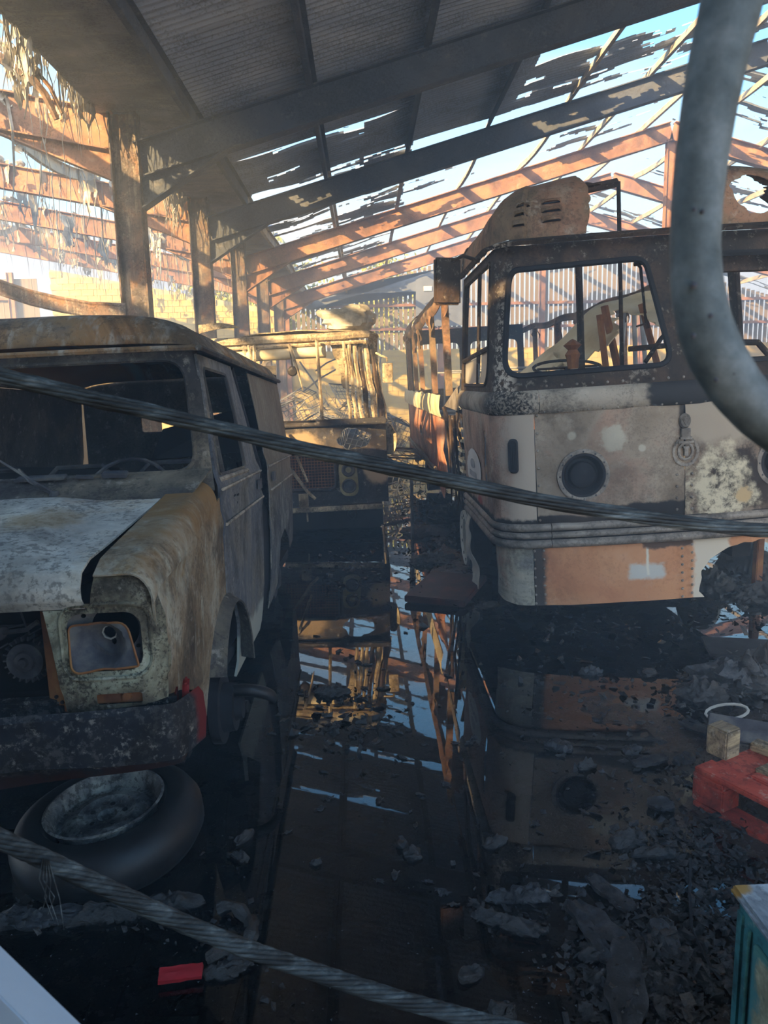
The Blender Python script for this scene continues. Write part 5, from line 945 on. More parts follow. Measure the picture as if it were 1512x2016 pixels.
mb = MB(); mb.tube([(-0.22, -0.10, 1.14), (-0.12, -0.12, 1.02), (-0.06, -0.13, 0.85), (0.03, -0.12, 0.6)], [0.018, .016, .014, .012], 4); mb.build('fallen_batten', M_BUS, bus)
mb = MB(); mb.grid(lambda u, v: (-1.0 + 0.42 * u, 0.02, 2.20 + 0.025 * math.sin(u * 3) + (v - .5) * 0.085 * (1 - u) ** 0.5), 10, 3); mb.build('split_roof_edge', M_BUS, bus, True, 0.02)
def bag(u, v):
    d = Vector((math.cos(u * 6.28319) * math.sin(v * 3.14159), math.sin(u * 6.28319) * math.sin(v * 3.14159), math.cos(v * 3.14159)))
    r = 1 + 0.5 * mnoise.noise(d * 1.3 + Vector((3, 1, 0))) + 0.25 * mnoise.noise(d * 4)
    return (0.48 + 0.31 * d.x * r, 0.55 + 0.2 * d.y * r, 2.23 + 0.13 * (abs(d.z) ** 0.7) * (1 if d.z > 0 else -1) * r)
mb = MB(); mb.grid(bag, 26, 16)
wl2 = mb.build('insulation_clump', M_WOOL, smooth=True); wl2.location = (-0.62, 7.9, 0.06); tag(wl2, 'tan chunk of fallen insulation resting on the roof of the smaller bus', 'insulation')

# heap of wire seat springs and bent tube behind it
M_WIRE = simple('blue_grey_wire', [(0.3, '#5d6269'), (0.6, '#878c93'), (0.8, '#a9abac')], 8, 0.6)
def crate(loc, rot, label, w=0.75, d=0.6, h=0.5, seed=0):
    t = thing('seat_spring_unit', label, 'seat spring', loc, rot, group='bare wire seat springs in the heap'); R = random.Random(seed)
    mb = MB()
    for k in range(9): q = -w / 2 + w * k / 8; mb.tube([(q, -d / 2, h), (q + R.gauss(0, .02), 0, h + R.gauss(0, .03)), (q, d / 2, h)], 0.006, 4, cap=False); mb.tube([(q, -d / 2, h), (q, -d / 2, 0)], 0.006, 4, cap=False)
    for k in range(7): q = -d / 2 + d * k / 6; mb.tube([(-w / 2, q, h), (0, q + R.gauss(0, .02), h + R.gauss(0, .03)), (w / 2, q, h)], 0.006, 4, cap=False)
    for k in range(5): q = h * k / 5; mb.tube([(-w / 2, -d / 2, q), (w / 2, -d / 2, q)], 0.006, 4, cap=False)
    o = mb.build('wire_mesh', M_WIRE, t); o['kind'] = 'stuff'
    mb = MB(); mb.tube([(-w / 2, -d / 2, h), (w / 2, -d / 2, h), (w / 2, d / 2, h), (-w / 2, d / 2, h)], 0.014, 5, closed=True); mb.build('frame_tube', M_WIRE, t)
    return t
c0 = crate((-0.05, 12.6, 0.62), (0.5, 0.25, 0.3), 'blue-grey wire seat springs tumbled in the heap behind the smaller bus', seed=1)
for k, (x, y, z, a, b, g) in enumerate(((-0.75, 12.8, 0.5, 0.3, -0.2, 1.2), (-1.4, 13.0, 0.7, -0.3, 0.3, 2.2), (-0.4, 13.8, 1.0, 0.7, 0.1, 0.6), (-1.1, 14.0, 0.9, 0.2, 0.5, 2.9), (0.35, 13.2, 0.35, -0.2, 0.4, 1.7), (0.45, 11.6, 0.05, 0.2, 0.1, 0.4), (0.3, 14.6, 0.5, 0.4, -0.3, 2.4), (-0.1, 15.2, 0.8, 0.1, 0.6, 1.1))):
    dup(c0, (x, y, z), (a, b, g))
R = random.Random(11); mb = MB()
for _ in range(330):
    p = Vector((R.uniform(-1.9, 0.65), R.uniform(12.2, 15.5), 0)); top = 1.25 * math.exp(-((p.x + 0.6) / 1.3) ** 2) * (0.6 + 0.5 * math.exp(-((p.y - 14) / 1.5) ** 2)); p.z = R.random() * top
    a = R.uniform(0, 6.28); L = R.uniform(0.2, 0.7); d = Vector((math.cos(a), math.sin(a) * .6, R.gauss(0, 0.5)))
    mb.tube([p, p + d * L * .5 + Vector((0, 0, R.gauss(0, .08))), p + d * L], R.choice((0.004, 0.006, 0.01)), 4, cap=False)
tag(mb.build('wire_tangle', M_WIRE), 'tangle of thin burnt wires and rods in the heap behind the smaller bus', 'wire', kind='stuff')
for k, (a, b, r) in enumerate(((at(664, 806, 13.0), at(718, 772, 13.4), .03), (at(590, 712, 12.8), at(648, 800, 12.6), .015), (at(700, 790, 12.6), at(708, 772, 12.8), .03), (at(752, 690, 14.2), at(738, 790, 13), .012), (at(622, 730, 13.4), at(665, 705, 14), .015), (at(598, 770, 12.6), at(660, 728, 13.4), .015))):
    mb = MB(); mb.tube([a, (a + b) / 2 + Vector((0, 0, 0.03)), b], r, 5); tag(mb.build('scorched_rod', M_WIRE if k else M_CREAM), ('pale scorched batten lying across the wire heap', 'thin rod leaning down toward the van rear in the heap', 'short thick rod at the corner pillar of the smaller bus', 'tall rod standing out of the heap beneath the bus mirror', 'rod crossing high behind the windscreen post', 'rod slanting low behind the windscreen post')[k], 'rod', 'rods in the wire heap')
mb = MB(); mb.grid(lambda u, v: (-1.9 + 2.6 * u, 12.2 + 3.6 * v, (0.95 * math.sin(u * 3.14) ** 1.2 * math.sin(v * 3.14)) * (1 + 0.4 * mnoise.noise(Vector((u * 6, v * 6, 1)))) - 0.02), 30, 30)
tag(mb.build('ash_heap', M_SOOT, smooth=True), 'dark mound of ash and rubble beneath the wire heap', 'rubble', kind='stuff')

# bent beam, and a black sheet standing in for another vehicle's roof
mb = MB(); pts = [at(-60, 535, 8.75), at(0, 566, 8.75), at(60, 586, 8.77), at(120, 600, 8.79), at(180, 610, 8.81), at(248, 613, 8.82)]
for dz, w in ((0.07, 0.10), (-0.07, 0.10)): mb.tube([p + Vector((0, 0, dz)) for p in pts], 0.022, 6)
mb.add([tuple(p + Vector((0, o, dz))) for p in pts for o, dz in ((-0.01, 0.07), (0.01, 0.07), (0.01, -0.07), (-0.01, -0.07))], [(4 * i + a, 4 * i + (a + 1) % 4, 4 * i + 4 + (a + 1) % 4, 4 * i + 4 + a) for i in range(5) for a in range(4)])
tag(mb.build('fallen_beam', M_COLUMN, smooth=True), 'bent brown steel rail sagging from the nearest column behind the van roof', 'beam')
mb = MB(); mb.grid(lambda u, v: (-5.6 + 2.75 * u, 8.5 - 0.3 * v, 2.42 - 0.32 * u ** 1.6 - 2.45 * v + 0.02 * math.sin(u * 30)), 24, 12); tag(mb.build('stand_in_vehicle_roof', M_SOOT, smooth=True, thick=0.01), 'black sheet standing in for the roof of another vehicle behind the van', 'sheet')

# ---------------------------------------------------------------- foreground: charred cables, hose loop, cabinet, rail, pallet
def strands(name, label, pts, R_, n, turns, mat, cat, seed=1):
    P = [Vector(p) for p in pts]; Q = []
    for i in range(len(P) - 1):
        p0, p1, p2, p3 = P[max(i - 1, 0)], P[i], P[i + 1], P[min(i + 2, len(P) - 1)]
        for k in range(6):
            t = k / 6; Q.append(0.5 * (2 * p1 + (p2 - p0) * t + (2 * p0 - 5 * p1 + 4 * p2 - p3) * t * t + (3 * p1 - p0 - 3 * p2 + p3) * t ** 3))
    Q.append(P[-1]); K = len(Q); t0 = thing(name, label, cat, tuple(Q[0])); R = random.Random(seed)
    for j in range(n):
        mb = MB(); ph = 2 * math.pi * j / n; w = R_ * 2.6 / n * 1.25; o = []
        for i, q in enumerate(Q):
            t = (Q[min(i + 1, K - 1)] - Q[max(i - 1, 0)]).normalized(); a = t.cross(Vector((0, 0, 1))).normalized(); b = a.cross(t)
            an = ph + turns * 2 * math.pi * i / K; rr = R_ * 0.72 * (1 + 0.10 * math.sin(i * 0.9 + j * 2))
            o.append(q + (a * math.cos(an) + b * math.sin(an)) * rr - Q[0])
        mb.tube(o, w, 6); mb.build('strand', mat, t0, 'all')
    mb = MB(); mb.tube([q - Q[0] for q in Q], R_ * 0.8, 8); mb.build('core', mat, t0, 'all')
    return t0, Q
m = Mat('charred_cable', 0.55, spec=0.5); c = m.ramp(m.noise(26, 7, 0.7, (0.25, 1, 1.6)), [(0.32, '#141617'), (0.46, '#282c2e'), (0.57, '#434a4c'), (0.68, '#6b7273'), (0.82, '#959b9b')]); M_CABLE = m.done(c, 0.8, 120, (0.2, 1, 1.4))
X1 = [(-1200, 420), (-500, 580), (-120, 700), (0, 738), (100, 764), (200, 789), (300, 812), (430, 843), (560, 875), (700, 906), (850, 938), (1000, 972), (1150, 1000), (1300, 1022), (1420, 1037), (1512, 1044), (1640, 1050), (2000, 1045), (2600, 1010)]
strands('cable', 'thick charred cable stretched across the front of the van and the coach', [at(x, y, 1.42 + 0.00012 * x) for x, y in X1], 0.0150, 9, 1.5, M_CABLE, 'cable', 2)
X2 = [(-140, 1575), (0, 1650), (100, 1697), (200, 1745), (300, 1791), (400, 1833), (500, 1873), (600, 1908), (700, 1940), (800, 1970), (900, 1998), (1000, 2025), (1150, 2062)]
cb, Q2 = strands('cable', 'lower charred cable sagging over the water in front of the loose wheel', [at(x, y, 1.24 + 0.00005 * x) for x, y in X2], 0.0155, 9, 4.5, M_CABLE, 'cable', 3)
mb = MB(); q0 = Q2[0]
for k in range(5):
    p = at(84 + 3 * k, 1690 + k, 1.225) - q0; mb.tube([p, p + Vector((0.004 * k - .01, 0, -0.04)), p + Vector((0.012 * math.sin(k * 2), 0, -0.075)), p + Vector((0.006 * k - .01, 0, -0.10 - 0.01 * k))], [0.0016, .0013, .001, .0005], 4, cap=False)
mb.build('loose_wire', M_CABLE, cb)
m = Mat('grey_hose', 0.6, spec=0.4); c = m.ramp(m.noise(22, 6, 0.65), [(0.3, '#3a4244'), (0.5, '#555d5f'), (0.65, '#6c7375'), (0.8, '#8a908f')]); M_HOSE = m.done(c, 0.3, 60)
XL = [(1456, -120, 112), (1448, -40, 110), (1437, 20, 108), (1415, 110, 104), (1396, 210, 99), (1381, 310, 95), (1371, 410, 92), (1368, 490, 92), (1372, 565, 97), (1386, 640, 103), (1412, 704, 106), (1450, 765, 102), (1498, 818, 98), (1580, 880, 95), (1680, 925, 95)]
pts, rs = [], []
for i in range(len(XL) - 1):
    for k in range(4):
        t = k / 4; x, y, w = [XL[i][j] * (1 - t) + XL[i + 1][j] * t for j in range(3)]; pts.append(at(x, y, 0.60)); rs.append(w / 2 / FPX * 0.60)
ps = [pts[0]] + [(pts[i - 1] + pts[i] * 2 + pts[i + 1]) / 4 for i in range(1, len(pts) - 1)] + [pts[-1]]
hl = thing('hose', 'thick grey hose looping down close in front of the coach windscreen', 'hose', tuple(ps[0]))
mb = MB(); mb.tube([p - ps[0] for p in ps], rs, 20); mb.build('hose_wall', M_HOSE, hl, 'all')
for x, y, r in ((1366, 562, .0030), (1399, 622, .0025), (1365, 661, .0022), (1425, 665, .0025), (1367, 412, .0018), (1384, 416, .0018), (1445, 735, .0022), (1410, 748, .002)):
    mb = MB(); mb.lathe([(0, r * .6), (r * .7, r * .4), (r, 0)], 10); o = mb.build('ash_fleck', M_IRON, hl, True); p = at(x, y, 0.60 - 0.0195) - ps[0]; o.location = p; o.rotation_euler = (math.pi / 2, 0, 0)

m, c = burnt('teal_cabinet_paint', [(0.3, '#2d5a5f'), (0.5, '#3a6e73'), (0.66, '#477d80'), (0.8, '#5b8583')], 3, ('#23393b', 0.4)); c = m.mix(m.spot((0.0, 0.0), 0.7, 0.02, 0.0), c, c); M_TEAL = m.done(c, 0.2, rough=0.5)
m, c = burnt('cabinet_primer', [(0.3, '#a8a888'), (0.5, '#bdbd9c'), (0.7, '#cccbb0')], 4, ('#55766f', 0.5), fine=25); c = m.mix(m.area(0.012, 0.05, 16, y=(0.185, 0.6)), c, '#417276'); c = m.mix(m.area(0.01, 0.05, 16, z=(0.42, 0.6)), c, '#4d7a76'); M_PRIMER = m.done(c, 0.15)
m, c = burnt('cabinet_top_grey', [(0.3, '#8b98a4'), (0.6, '#a5b1bb'), (0.8, '#b9c2c9')], 4, ('#5a666e', 0.4)); c = m.mix(m.spot((-0.28, 0.30), 0.025, 0.3, 0.5, 30, 2, axes='xy'), c, '#8a6a3a'); M_CTOP = m.done(c, 0.1, rough=0.45)
cab = thing('metal_cabinet', 'teal metal cabinet with a worn cream side at the frame corner', 'cabinet', (1.07, 1.16, 0))
mb = MB(); mb.box((0, 0, 0.245), (0.56, 0.60, 0.47)); mb.build('body', M_TEAL, cab, bevel=0.012)
mb = MB(); mb.box((0, 0, 0.488), (0.585, 0.625, 0.022)); mb.build('top', M_CTOP, cab, bevel=0.008)
mb = MB(); mb.box((-0.284, -0.03, 0.235), (0.012, 0.48, 0.40)); mb.build('side_door', M_PRIMER, cab, bevel=0.004)
mb = MB(); mb.box((-0.287, 0.235, 0.235), (0.008, 0.012, 0.42)); mb.box((-0.283, 0.275, 0.235), (0.006, 0.02, 0.44)); mb.build('door_hinge', M_TEAL, cab)
M_RAIL = simple('bright_aluminium', [(0.3, '#9aa8b8'), (0.6, '#b4c0cc'), (0.8, '#c7d0d8')], 3, 0.35, 0.1, metal=0.0)
ra, rb = at(-110, 1852, 0.80), at(190, 2152, 0.70); dv = (rb - ra); pv = Vector((-dv.z, 0, dv.x)).normalized(); pv = pv if pv.z < 0 else -pv
rl = thing('aluminium_rail', 'bright aluminium rail crossing the bottom corner beside the doorway', 'rail', tuple(ra))
def bar(p, q, w0, w1, dep, name):
    mb = MB(); vs_ = [e + pv * w + Vector((0, d, 0)) - ra for e in (p, q) for w, d in ((w0, 0), (w1, 0), (w1, dep), (w0, dep))]; mb.add(vs_, [(0, 1, 2, 3), (7, 6, 5, 4), (0, 4, 5, 1), (1, 5, 6, 2), (2, 6, 7, 3), (3, 7, 4, 0)]); mb.build(name, M_RAIL, rl, bevel=0.002)
bar(ra, rb, 0.0, 0.028, 0.05, 'flange'); bar(ra + Vector((0, .004, 0)), rb + Vector((0, .004, 0)), 0.0285, 0.075, 0.04, 'web'); bar(ra, rb, 0.0755, 0.10, 0.05, 'flange')

m, c = burnt('scorched_pallet_wood', [(0.3, '#5b4f42'), (0.48, '#86765f'), (0.6, '#a08c6c'), (0.75, '#7a6a58')], 5, ('#2e2823', 0.5), st=(0.4, 5, 5)); M_WOOD = m.done(c, 0.4)
m, c = burnt('red_pallet_paint', [(0.3, '#7c2f24'), (0.5, '#a54234'), (0.68, '#b25443'), (0.82, '#6e2d24')], 4, ('#2a1c19', 0.4)); M_PRED = m.done(c, 0.3)
M_CHAR = simple('charred_wood', [(0.3, '#1a191a'), (0.6, '#2b2a2b'), (0.8, '#3d3b3a')], 8, 0.7, 0.6)
pal = thing('pallet', 'red-painted wooden pallet with scorched boards on the wet floor', 'pallet', (1.20, 2.58, 0.0), (0, 0, math.radians(-62)))
def pb(name, c_, d_, mat, rot=None): mb = MB(); mb.box(c_, d_, rot=rot); return mb.build(name, mat, pal, bevel=0.005)
for y in (0.05, 0.42, 0.79):
    for x in (0.06, 0.55, 1.04): pb('block', (x, y, 0.075), (0.13, 0.10, 0.09), M_PRED)
    pb('bottom_board', (0.55, y, 0.015), (1.1, 0.10, 0.022), M_PRED)
for k, x in enumerate((0.06, 0.55, 1.04)): pb('cross_board', (x, 0.42, 0.131), (0.13, 0.84, 0.022), M_PRED if k != 1 else M_WOOD)
for k, y in enumerate((0.05, 0.23, 0.42, 0.61, 0.79)):
    pb('deck_board', ((0.55, 0.60, 0.62, 0.57, 0.55)[k], y, 0.153), ((1.10, 0.95, 0.9, 1.05, 1.1)[k], 0.10, 0.022), (M_PRED, M_WOOD, M_WOOD, M_CHAR, M_WOOD)[k])
pb('red_batten', (0.45, 0.135, 0.150), (0.60, 0.05, 0.03), M_PRED)
def lone(name, label, cat, mat, c_, d_, rz=0.0, rx=0.0, ry=0.0, bev=0.006, group=None):
    mb = MB(); mb.box((0, 0, 0), d_); o = mb.build(name, mat, bevel=bev); o.location = c_; o.rotation_euler = (rx, ry, rz); return tag(o, label, cat, group)
lone('wood_block', 'split squared wood block standing on the scorched pallet', 'wood block', M_WOOD, (1.345, 2.66, 0.222), (0.085, 0.09, 0.115), 0.5)
lone('wood_batten', 'grey scorched batten laid across the pallet behind the block', 'batten', M_WOOD, (1.66, 2.44, 0.185), (0.62, 0.06, 0.035), -0.95)
lone('metal_plate', 'flat dark plate lying in the ash between pallet and coach', 'plate', M_CHAR, tuple(onfloor(1500, 1278, 0.03)), (0.62, 0.30, 0.02), -0.25, 0.02)
lone('metal_plate', 'grey folded plate leaning on the back of the pallet', 'plate', M_IRON, tuple(onfloor(1470, 1440, 0.17)), (0.30, 0.16, 0.012), -0.5, 0.25)
p = onfloor(880, 1158, 0.05); lone('burnt_board', 'charred red-brown board lying by the coach front wheel', 'board', simple('charred_red_board', [(0.3, '#241a18'), (0.55, '#3c2420'), (0.75, '#5a2d24')], 6, 0.5), (p.x, p.y, 0.05), (0.46, 0.62, 0.05), -0.42, 0.06)
p = onfloor(1490, 1158, 0.02); lone('timber_post', 'orange-brown timber post upright under the coach front', 'post', M_RUSTY, (p.x + 0.05, p.y + 0.1, 0.2), (0.055, 0.06, 0.42), 0.1)
p = onfloor(812, 1058, 0.0); lone('metal_post', 'thin sooty post standing in the ash beside the water strip', 'post', M_IRON, (p.x, p.y, 0.32), (0.03, 0.03, 0.66), 0.2)

# burnt debris: lumps, slabs and flakes
def lump(name, label, loc, sc, seed, mat=None, group=None, amp=0.5, rz=0.0, cat='debris'):
    mb = MB(); S = 0.72
    def fn(u, v):
        d = Vector((math.cos(u * 6.28319) * math.sin(v * 3.14159), math.sin(u * 6.28319) * math.sin(v * 3.14159), math.cos(v * 3.14159)))
        p = Vector((d.x * sc[0] * S, d.y * sc[1] * S, d.z * sc[2] * 1.15)); o = Vector((seed, seed * 2.1, 0))
        r = 1 + 0.55 * mnoise.noise(p * 14 + o) + 0.28 * mnoise.noise(p * 38 + o) + 0.14 * mnoise.noise(p * 90 + o)
        h = 0.5 * abs(mnoise.noise(p * 24 + o)) * 0.03 + 0.012 * mnoise.noise(p * 70 + o)
        return (p.x * r, p.y * r, p.z * (0.8 + 0.6 * abs(mnoise.noise(p * 26 + o))) + h)
    n = 64 if sc[0] > 0.09 else 36; mb.grid(fn, n, n // 2)
    o = mb.build(name, mat or M_DEB, smooth=30); o.location = loc; o.rotation_euler = (0, 0, rz); return tag(o, label, cat, group)
m = Mat('wet_char', 0.16, spec=1.0); c = m.ramp(m.noise(30, 7, 0.7), [(0.32, '#0a0a0c'), (0.5, '#111214'), (0.62, '#1a1c1f'), (0.76, '#303338')]); M_DEB = m.done(c, 0.9, 70, dist=0.01)
m = Mat('grey_flake', 0.45, spec=0.5); c = m.ramp(m.noise(24, 7, 0.7), [(0.32, '#131416'), (0.5, '#222427'), (0.62, '#35373b'), (0.76, '#56585c')]); M_FLAKE = m.done(c, 0.7, 60, dist=0.006)
def F(px, py, z=0.01): return tuple(onfloor(px, py, z))
LUMPS = [(1030, 1768, .13, .045, .03, 0.1, 'wet grey wad of burnt fibre lying in the puddle near the cabinet'), (1005, 1822, .14, .035, .025, -0.5, 'black charred roll half sunk in the puddle'),
 (975, 1662, .07, .03, .02, 0.5, 'wet charred scrap in the reflection of the coach'), (1240, 1655, .10, .05, .03, 0.3, 'ragged charred clump on the brown wet floor'), (1290, 1682, .11, .03, .02, -0.1, 'ribbed charred strip beside the ragged clump'),
 (1165, 1325, .10, .04, .03, -0.1, 'light grey scrap of sheet on the wet floor ahead of the coach'), (1100, 1472, .09, .06, .02, -0.6, 'blue-grey burnt rag at the edge of the mirror water'), (1345, 1500, .08, .05, .02, 0.6, 'grey torn flake on the grit left of the pallet'),
 (1240, 1478, .06, .05, .015, 0.8, 'smaller grey flake on the grit'), (1155, 1510, .06, .03, .03, 0.2, 'dark lump on the grit near the rag'), (1280, 1330, .06, .035, .03, 0.4, 'sooty clod ahead of the coach skirt'),
 (1455, 1345, .30, .13, .12, -0.35, 'ash-grey split bundle of burnt timber by the pallet'), (1385, 1372, .16, .10, .07, -0.3, 'black mound of ash beside the burnt bundle'), (1510, 1330, .16, .12, .14, 0.3, 'pale-topped lump at the end of the burnt bundle'),
 (1405, 1160, .22, .20, .12, 0.1, 'heap of black rubble under the torn coach skirt'), (1465, 1120, .25, .25, .22, 0.6, 'taller heap of black rubble under the coach'), (1500, 1180, .22, .16, .10, 0.0, 'low black rubble in front of the timber post'),
 (650, 1365, .13, .05, .03, 0.1, 'black clod breaking the surface of the bright reflection'), (1060, 1180, .13, .04, .03, 0.1, 'ash crumbs along the foot of the coach skirt'), (960, 1195, .12, .05, .03, 0.4, 'grey ash crumbs beside the burnt board'),
 (850, 1105, .28, .24, .06, 0.2, 'spread of black ash between water and coach wheel'), (835, 1050, .30, .30, .07, 0.4, 'ash bank along the coach side'), (890, 1010, .20, .3, .10, 0.0, 'ash piled against the torn coach side'),
 (470, 1690, .06, .03, .02, -0.3, 'charred scrap with a pale rim beside the loose wheel'), (480, 1655, .05, .015, .03, 0.9, 'upright sliver of char beside the loose wheel'),
 (60, 1815, .30, .05, .03, 0.1, 'long strip of burnt foam in the water below the wheel'), (220, 1800, .22, .05, .035, 0.1, 'second strip of burnt foam nearer the cable'), (330, 1782, .12, .05, .03, 0.2, 'ragged end of the burnt foam strip'),
 (450, 1910, .10, .04, .025, 0.35, 'charred foam pad joined to the red scrap'), (620, 1700, .03, .02, .015, 0.4, 'tiny clod on the black water'), (790, 1660, .03, .05, .015, 0.2, 'small clod adrift on the black water'), (810, 1685, .05, .04, .02, -0.3, 'grey scrap adrift on the black water'),
 (990, 2000, .06, .04, .025, 0.4, 'ashen curl by the lower cable'), (930, 1920, .05, .03, .02, 0.6, 'little scrap beside the lower cable'), (1165, 1885, .07, .025, .02, -0.1, 'pine-cone-like char scrap'), (1180, 1930, .04, .03, .02, 0.5, 'dark crumb below the char scrap')]
for k, (px, py, sx, sy, sz, rz, lb) in enumerate(LUMPS): lump('charred_debris', lb, F(px, py, 0.0 if k not in (11, 12, 13) else 0.03), (sx, sy, sz), k * 3.7, M_FLAKE if k in (0, 5, 6, 7, 8, 11, 25) else M_DEB, rz=rz, amp=0.75)
SL = [(1232, 1945, .05, .16, 0.1, 'upright grey charred slat by the small sky puddle'), (1175, 1820, .045, .10, 0.9, 'charred slat pointing at the small sky puddle'), (1200, 1760, .03, .09, 0.9, 'charred slat behind the small sky puddle'), (1280, 1500, .03, .08, -0.9, 'charred slat on the grit before the pallet'), (1300, 1585, .05, .04, 0.3, 'square char chip on the grit'), (1385, 1440, .05, .11, 0.95, 'shoe-sole-shaped grey scrap by the ash mound'), (1170, 1850, .025, .09, 0.6, 'thin char sliver in the wet grit'), (1310, 1850, .03, .07, 0.4, 'char sliver on the bank')]
for k, (px, py, a, b, rz, lb) in enumerate(SL):
    mb = MB(); mb.grid(lambda u, v: ((u - .5) * a * 2 * (1 - 0.4 * abs(2 * v - 1) ** 2 + 0.3 * mnoise.noise(Vector((k, v * 4, u * 2)))), (v - .5) * b * 2, 0.012 + 0.012 * mnoise.noise(Vector((u * 4, v * 6, k)))), 6, 12); o = mb.build('charred_slat', M_FLAKE, smooth=True, thick=0.012); o.location = F(px, py, 0.012); o.rotation_euler = (0.02, 0.03, rz - 0.4); tag(o, lb, 'debris')
mb = MB(); mb.tube([(0.11 * math.cos(a), 0.10 * math.sin(a), 0.012 * math.sin(a * 5)) for a in [-1.3 + x * 0.2 for x in range(17)]], [0.02 + 0.006 * math.sin(x * 2.1) for x in range(17)], 8); o = mb.build('burnt_tyre_ring', M_DEB, smooth=True); o.location = F(425, 1835, 0.02); o.rotation_euler = (0, 0, -0.3); tag(o, 'half ring of burnt rubber in the water behind the lower cable', 'debris')
mb = MB(); mb.grid(lambda u, v: ((u - .5) * 0.115, (v - .5) * 0.04, 0.01 + 0.006 * mnoise.noise(Vector((u * 5, v * 3, 1)))), 8, 4); o = mb.build('red_plastic_scrap', simple('red_plastic', [(0.3, '#8c1f24'), (0.7, '#b02a30')], 9, 0.5), smooth=True, thick=0.012); o.location = F(356, 1918, 0.02); o.rotation_euler = (0.25, 0, 0.12); tag(o, 'bright red scrap of plastic on the water below the lower cable', 'scrap')
mb = MB(); mb.tube([(0.09 * math.cos(a * .4), 0.035 * math.sin(a * .4), 0.02 + 0.03 * math.sin(a * .4 + 1)) for a in range(16)], 0.007, 6, closed=True); o = mb.build('wire_hoop', M_ASHY); o.location = F(1430, 1408, 0.03); o.rotation_euler = (0.3, 0, -0.4); tag(o, 'bent pale wire hoop at the foot of the burnt bundle', 'wire')
mb = MB(); mb.tube([F(1360, 1690, .02), F(1358, 1760, .015), F(1362, 1830, .02), F(1400, 1905, .02), F(1425, 1935, .02)], 0.0045, 5); tag(mb.build('thin_cable', M_SOOT), 'thin black wire lying in the grit beside the cabinet', 'wire')
# floating flakes: copies of four small curled sheets
fl = []
for k in range(4):
    mb = MB(); mb.grid(lambda u, v: ((u - .5) * 0.05 * (1 + 0.8 * mnoise.noise(Vector((k, v * 3, 1)))), (v - .5) * 0.032 * (1 + 0.8 * mnoise.noise(Vector((u * 3, k, 4)))), 0.004 + 0.010 * mnoise.noise(Vector((u * 3, v * 3, k * 5)))), 5, 5, lambda u, v: (u - .5) ** 2 + (v - .5) ** 2 < 0.2 + 0.15 * mnoise.noise(Vector((u * 4, v * 4, k)))); fl.append(mb.build('ash_flake', M_DEB if k % 2 else M_FLAKE, thick=0.004))
R = random.Random(5); placed = 0; srcs = [False] * 4
while placed < 120:
    if R.random() < 0.30: px, py = R.gauss(700, 70), R.gauss(1420, 50)
    elif R.random() < 0.45: px, py = R.uniform(1000, 1500), R.uniform(1260, 1900)
    else: px, py = R.uniform(560, 950), R.uniform(1080, 1800)
    q = onfloor(px, py, 0.0); dy_ = ground_z(q.x, q.y)
    k = placed % 4; o = fl[k] if not srcs[k] else fl[k].copy()
    if srcs[k]: COL.objects.link(o)
    srcs[k] = True; s = R.uniform(0.4, 1.1); o.location = (q.x, q.y, max(0.0, dy_) + 0.003); o.rotation_euler = (0, 0, R.uniform(0, 6.28)); o.scale = (s, s, s)
    tag(o, 'small curled ash flake scattered over the water and wet grit', 'ash flake', 'ash flakes on the water'); placed += 1
mb = MB()
for _ in range(1100):
    z0 = R.random()
    if z0 < 0.6: px, py = R.uniform(1020, 1512), R.uniform(1230, 2010)
    elif z0 < 0.8: px, py = R.uniform(590, 900), R.uniform(1060, 1500)
    else: px, py = R.uniform(0, 1000), R.uniform(1480, 2010)
    q = onfloor(px, py, 0.0); s = R.uniform(0.0012, 0.0035); a = R.uniform(0, 6.28); h = max(0.0, ground_z(q.x, q.y)) + 0.001
    mb.add([(q.x + s * 1.6 * math.cos(a), q.y + s * 1.6 * math.sin(a), h), (q.x + s * math.cos(a + 2.1), q.y + s * math.sin(a + 2.1), h + s * .5), (q.x + s * math.cos(a + 4.2), q.y + s * math.sin(a + 4.2), h)], [(0, 1, 2)])
tag(mb.build('ash_grit', simple('pale_grit', [(0.3, '#3a3b3e'), (0.6, '#5a5c5f'), (0.8, '#85868a')], 40, 0.5)), 'fine pale grit and ash specks over the wet floor', 'grit', kind='stuff')

# crumbs of char: thickly strewn where the floor is clear of the water, thinner on the ash banks
def crumbs(name, label, zones, seed, smin, smax, mat):
    R = random.Random(seed); mb = MB()
    for px, py, sx, sy, n, hgt in zones:
        for _ in range(n):
            q = onfloor(R.gauss(px, sx), R.gauss(py, sy), 0.0); s = smin + (smax - smin) * R.random() ** 3; g = max(-0.004, ground_z(q.x, q.y) if q.y < 12 else 0.0)
            e = math.exp(-((R.random()) ** 2) * 2) * hgt
            M4 = Matrix.Translation((q.x, q.y, g + s * 0.18 + e * R.random())) @ Euler((R.gauss(0, .5), R.gauss(0, .5), R.uniform(0, 6.28))).to_matrix().to_4x4()
            a, b, h = s * R.uniform(.6, 1.5), s * R.uniform(.4, .9), s * R.uniform(0.1, 0.45)
            mb.add([(-a, -b * .6, 0), (a * .7, -b, 0), (a, b * .5, 0), (-a * .5, b, 0), (-a * .3, -b * .2, h), (a * .4, b * .1, h * .8)], [(0, 1, 5, 4), (1, 2, 5), (2, 3, 4, 5), (3, 0, 4), (3, 2, 1, 0)], M4)
    return tag(mb.build(name, mat), label, 'debris', kind='stuff')
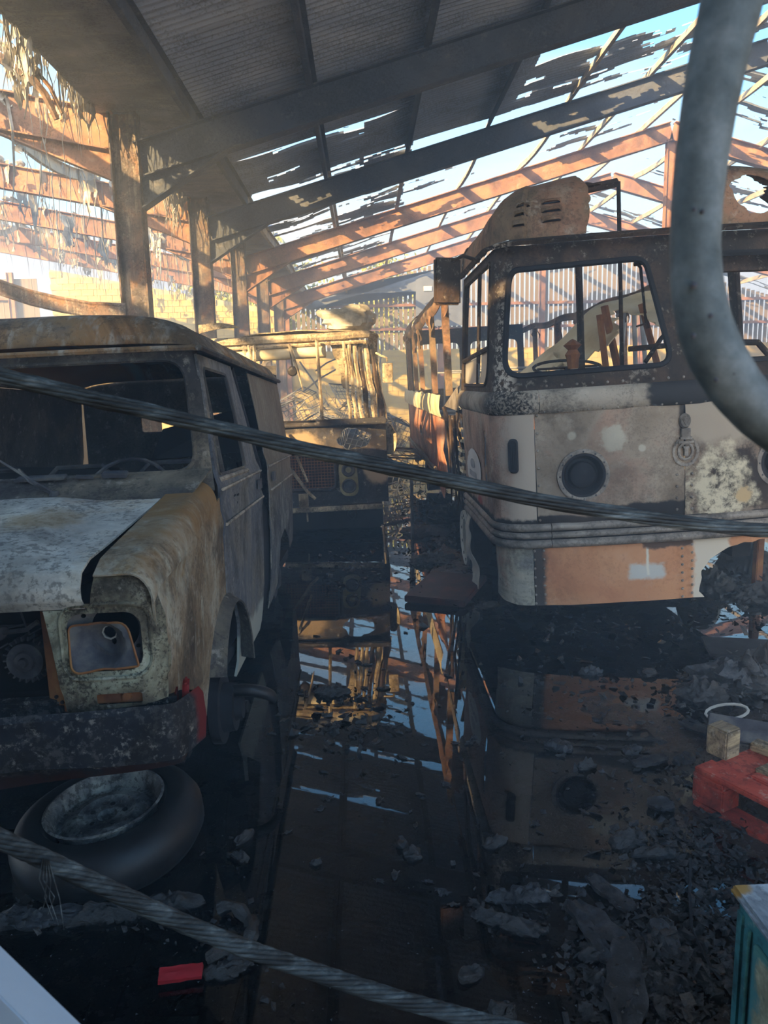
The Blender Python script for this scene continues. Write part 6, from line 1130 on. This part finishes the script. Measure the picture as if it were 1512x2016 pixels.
crumbs('char_crumbs', 'crumbs of wet char strewn over the floor between the pallet and the cabinet', [(1340, 1900, 90, 70, 1500, .03), (1390, 1760, 60, 60, 700, .02), (1250, 1950, 70, 50, 500, .03), (1400, 1660, 50, 40, 450, .02), (1270, 1665, 50, 30, 300, .01), (1180, 1880, 40, 40, 160, .01), (1030, 1790, 60, 40, 140, .01), (1300, 1520, 70, 60, 300, .005)], 21, 0.004, 0.022, M_DEB)
crumbs('char_crumbs', 'crumbs of wet char around the burnt bundle and under the coach skirt', [(1420, 1370, 60, 30, 600, .06), (1460, 1160, 50, 40, 700, .12), (1200, 1230, 140, 18, 260, .005), (1180, 1340, 120, 50, 300, .003), (1010, 1190, 50, 10, 160, .02)], 22, 0.006, 0.032, M_DEB)
crumbs('char_crumbs', 'crumbs of char floating at the foot of the smaller bus and coach wheel', [(860, 1080, 40, 50, 700, .08), (690, 1120, 60, 25, 260, .005), (650, 1365, 40, 10, 90, .02), (680, 1430, 70, 25, 160, .003), (840, 980, 30, 30, 300, .1)], 23, 0.006, 0.035, M_DEB)
crumbs('char_crumbs', 'crumbs of burnt foam in the water under the van bumper', [(180, 1800, 120, 14, 420, .02), (430, 1860, 40, 40, 120, .01), (450, 1690, 30, 25, 40, .003), (560, 1950, 60, 25, 40, .003)], 24, 0.004, 0.016, M_DEB)
crumbs('ash_scraps', 'pale grey ash scraps lying among the black crumbs on the wet floor', [(1250, 1480, 130, 120, 110, .004), (1330, 1800, 110, 120, 120, .01), (1130, 1350, 110, 60, 50, .002), (720, 1420, 80, 60, 40, .002)], 25, 0.006, 0.028, M_FLAKE)

pp = [at(-40, 92, 7.6), at(20, 125, 7.6), at(60, 152, 7.62), at(88, 185, 7.65), at(112, 235, 7.7)]
mb = MB(); mb.tube([p - pp[0] for p in pp], [0.05, 0.05, 0.045, 0.04, 0.03], 6); mb.tube([p - pp[0] + Vector((0.05, 0.02, 0.06)) for p in pp], 0.02, 5)
o = mb.build('fallen_purlin', M_COLUMN, smooth=True); o.location = pp[0]; tag(o, 'curled dark purlin drooping against the sky from the open bay', 'beam')
wool('hanging_insulation', 'pale rag hooked over the curled purlin', [tuple(pp[0] + Vector((0.2, 0, 0.02))), tuple(pp[2] + Vector((0, 0, 0.02)))], 40, 0.1, 0.5, 6, 77, 0.4)
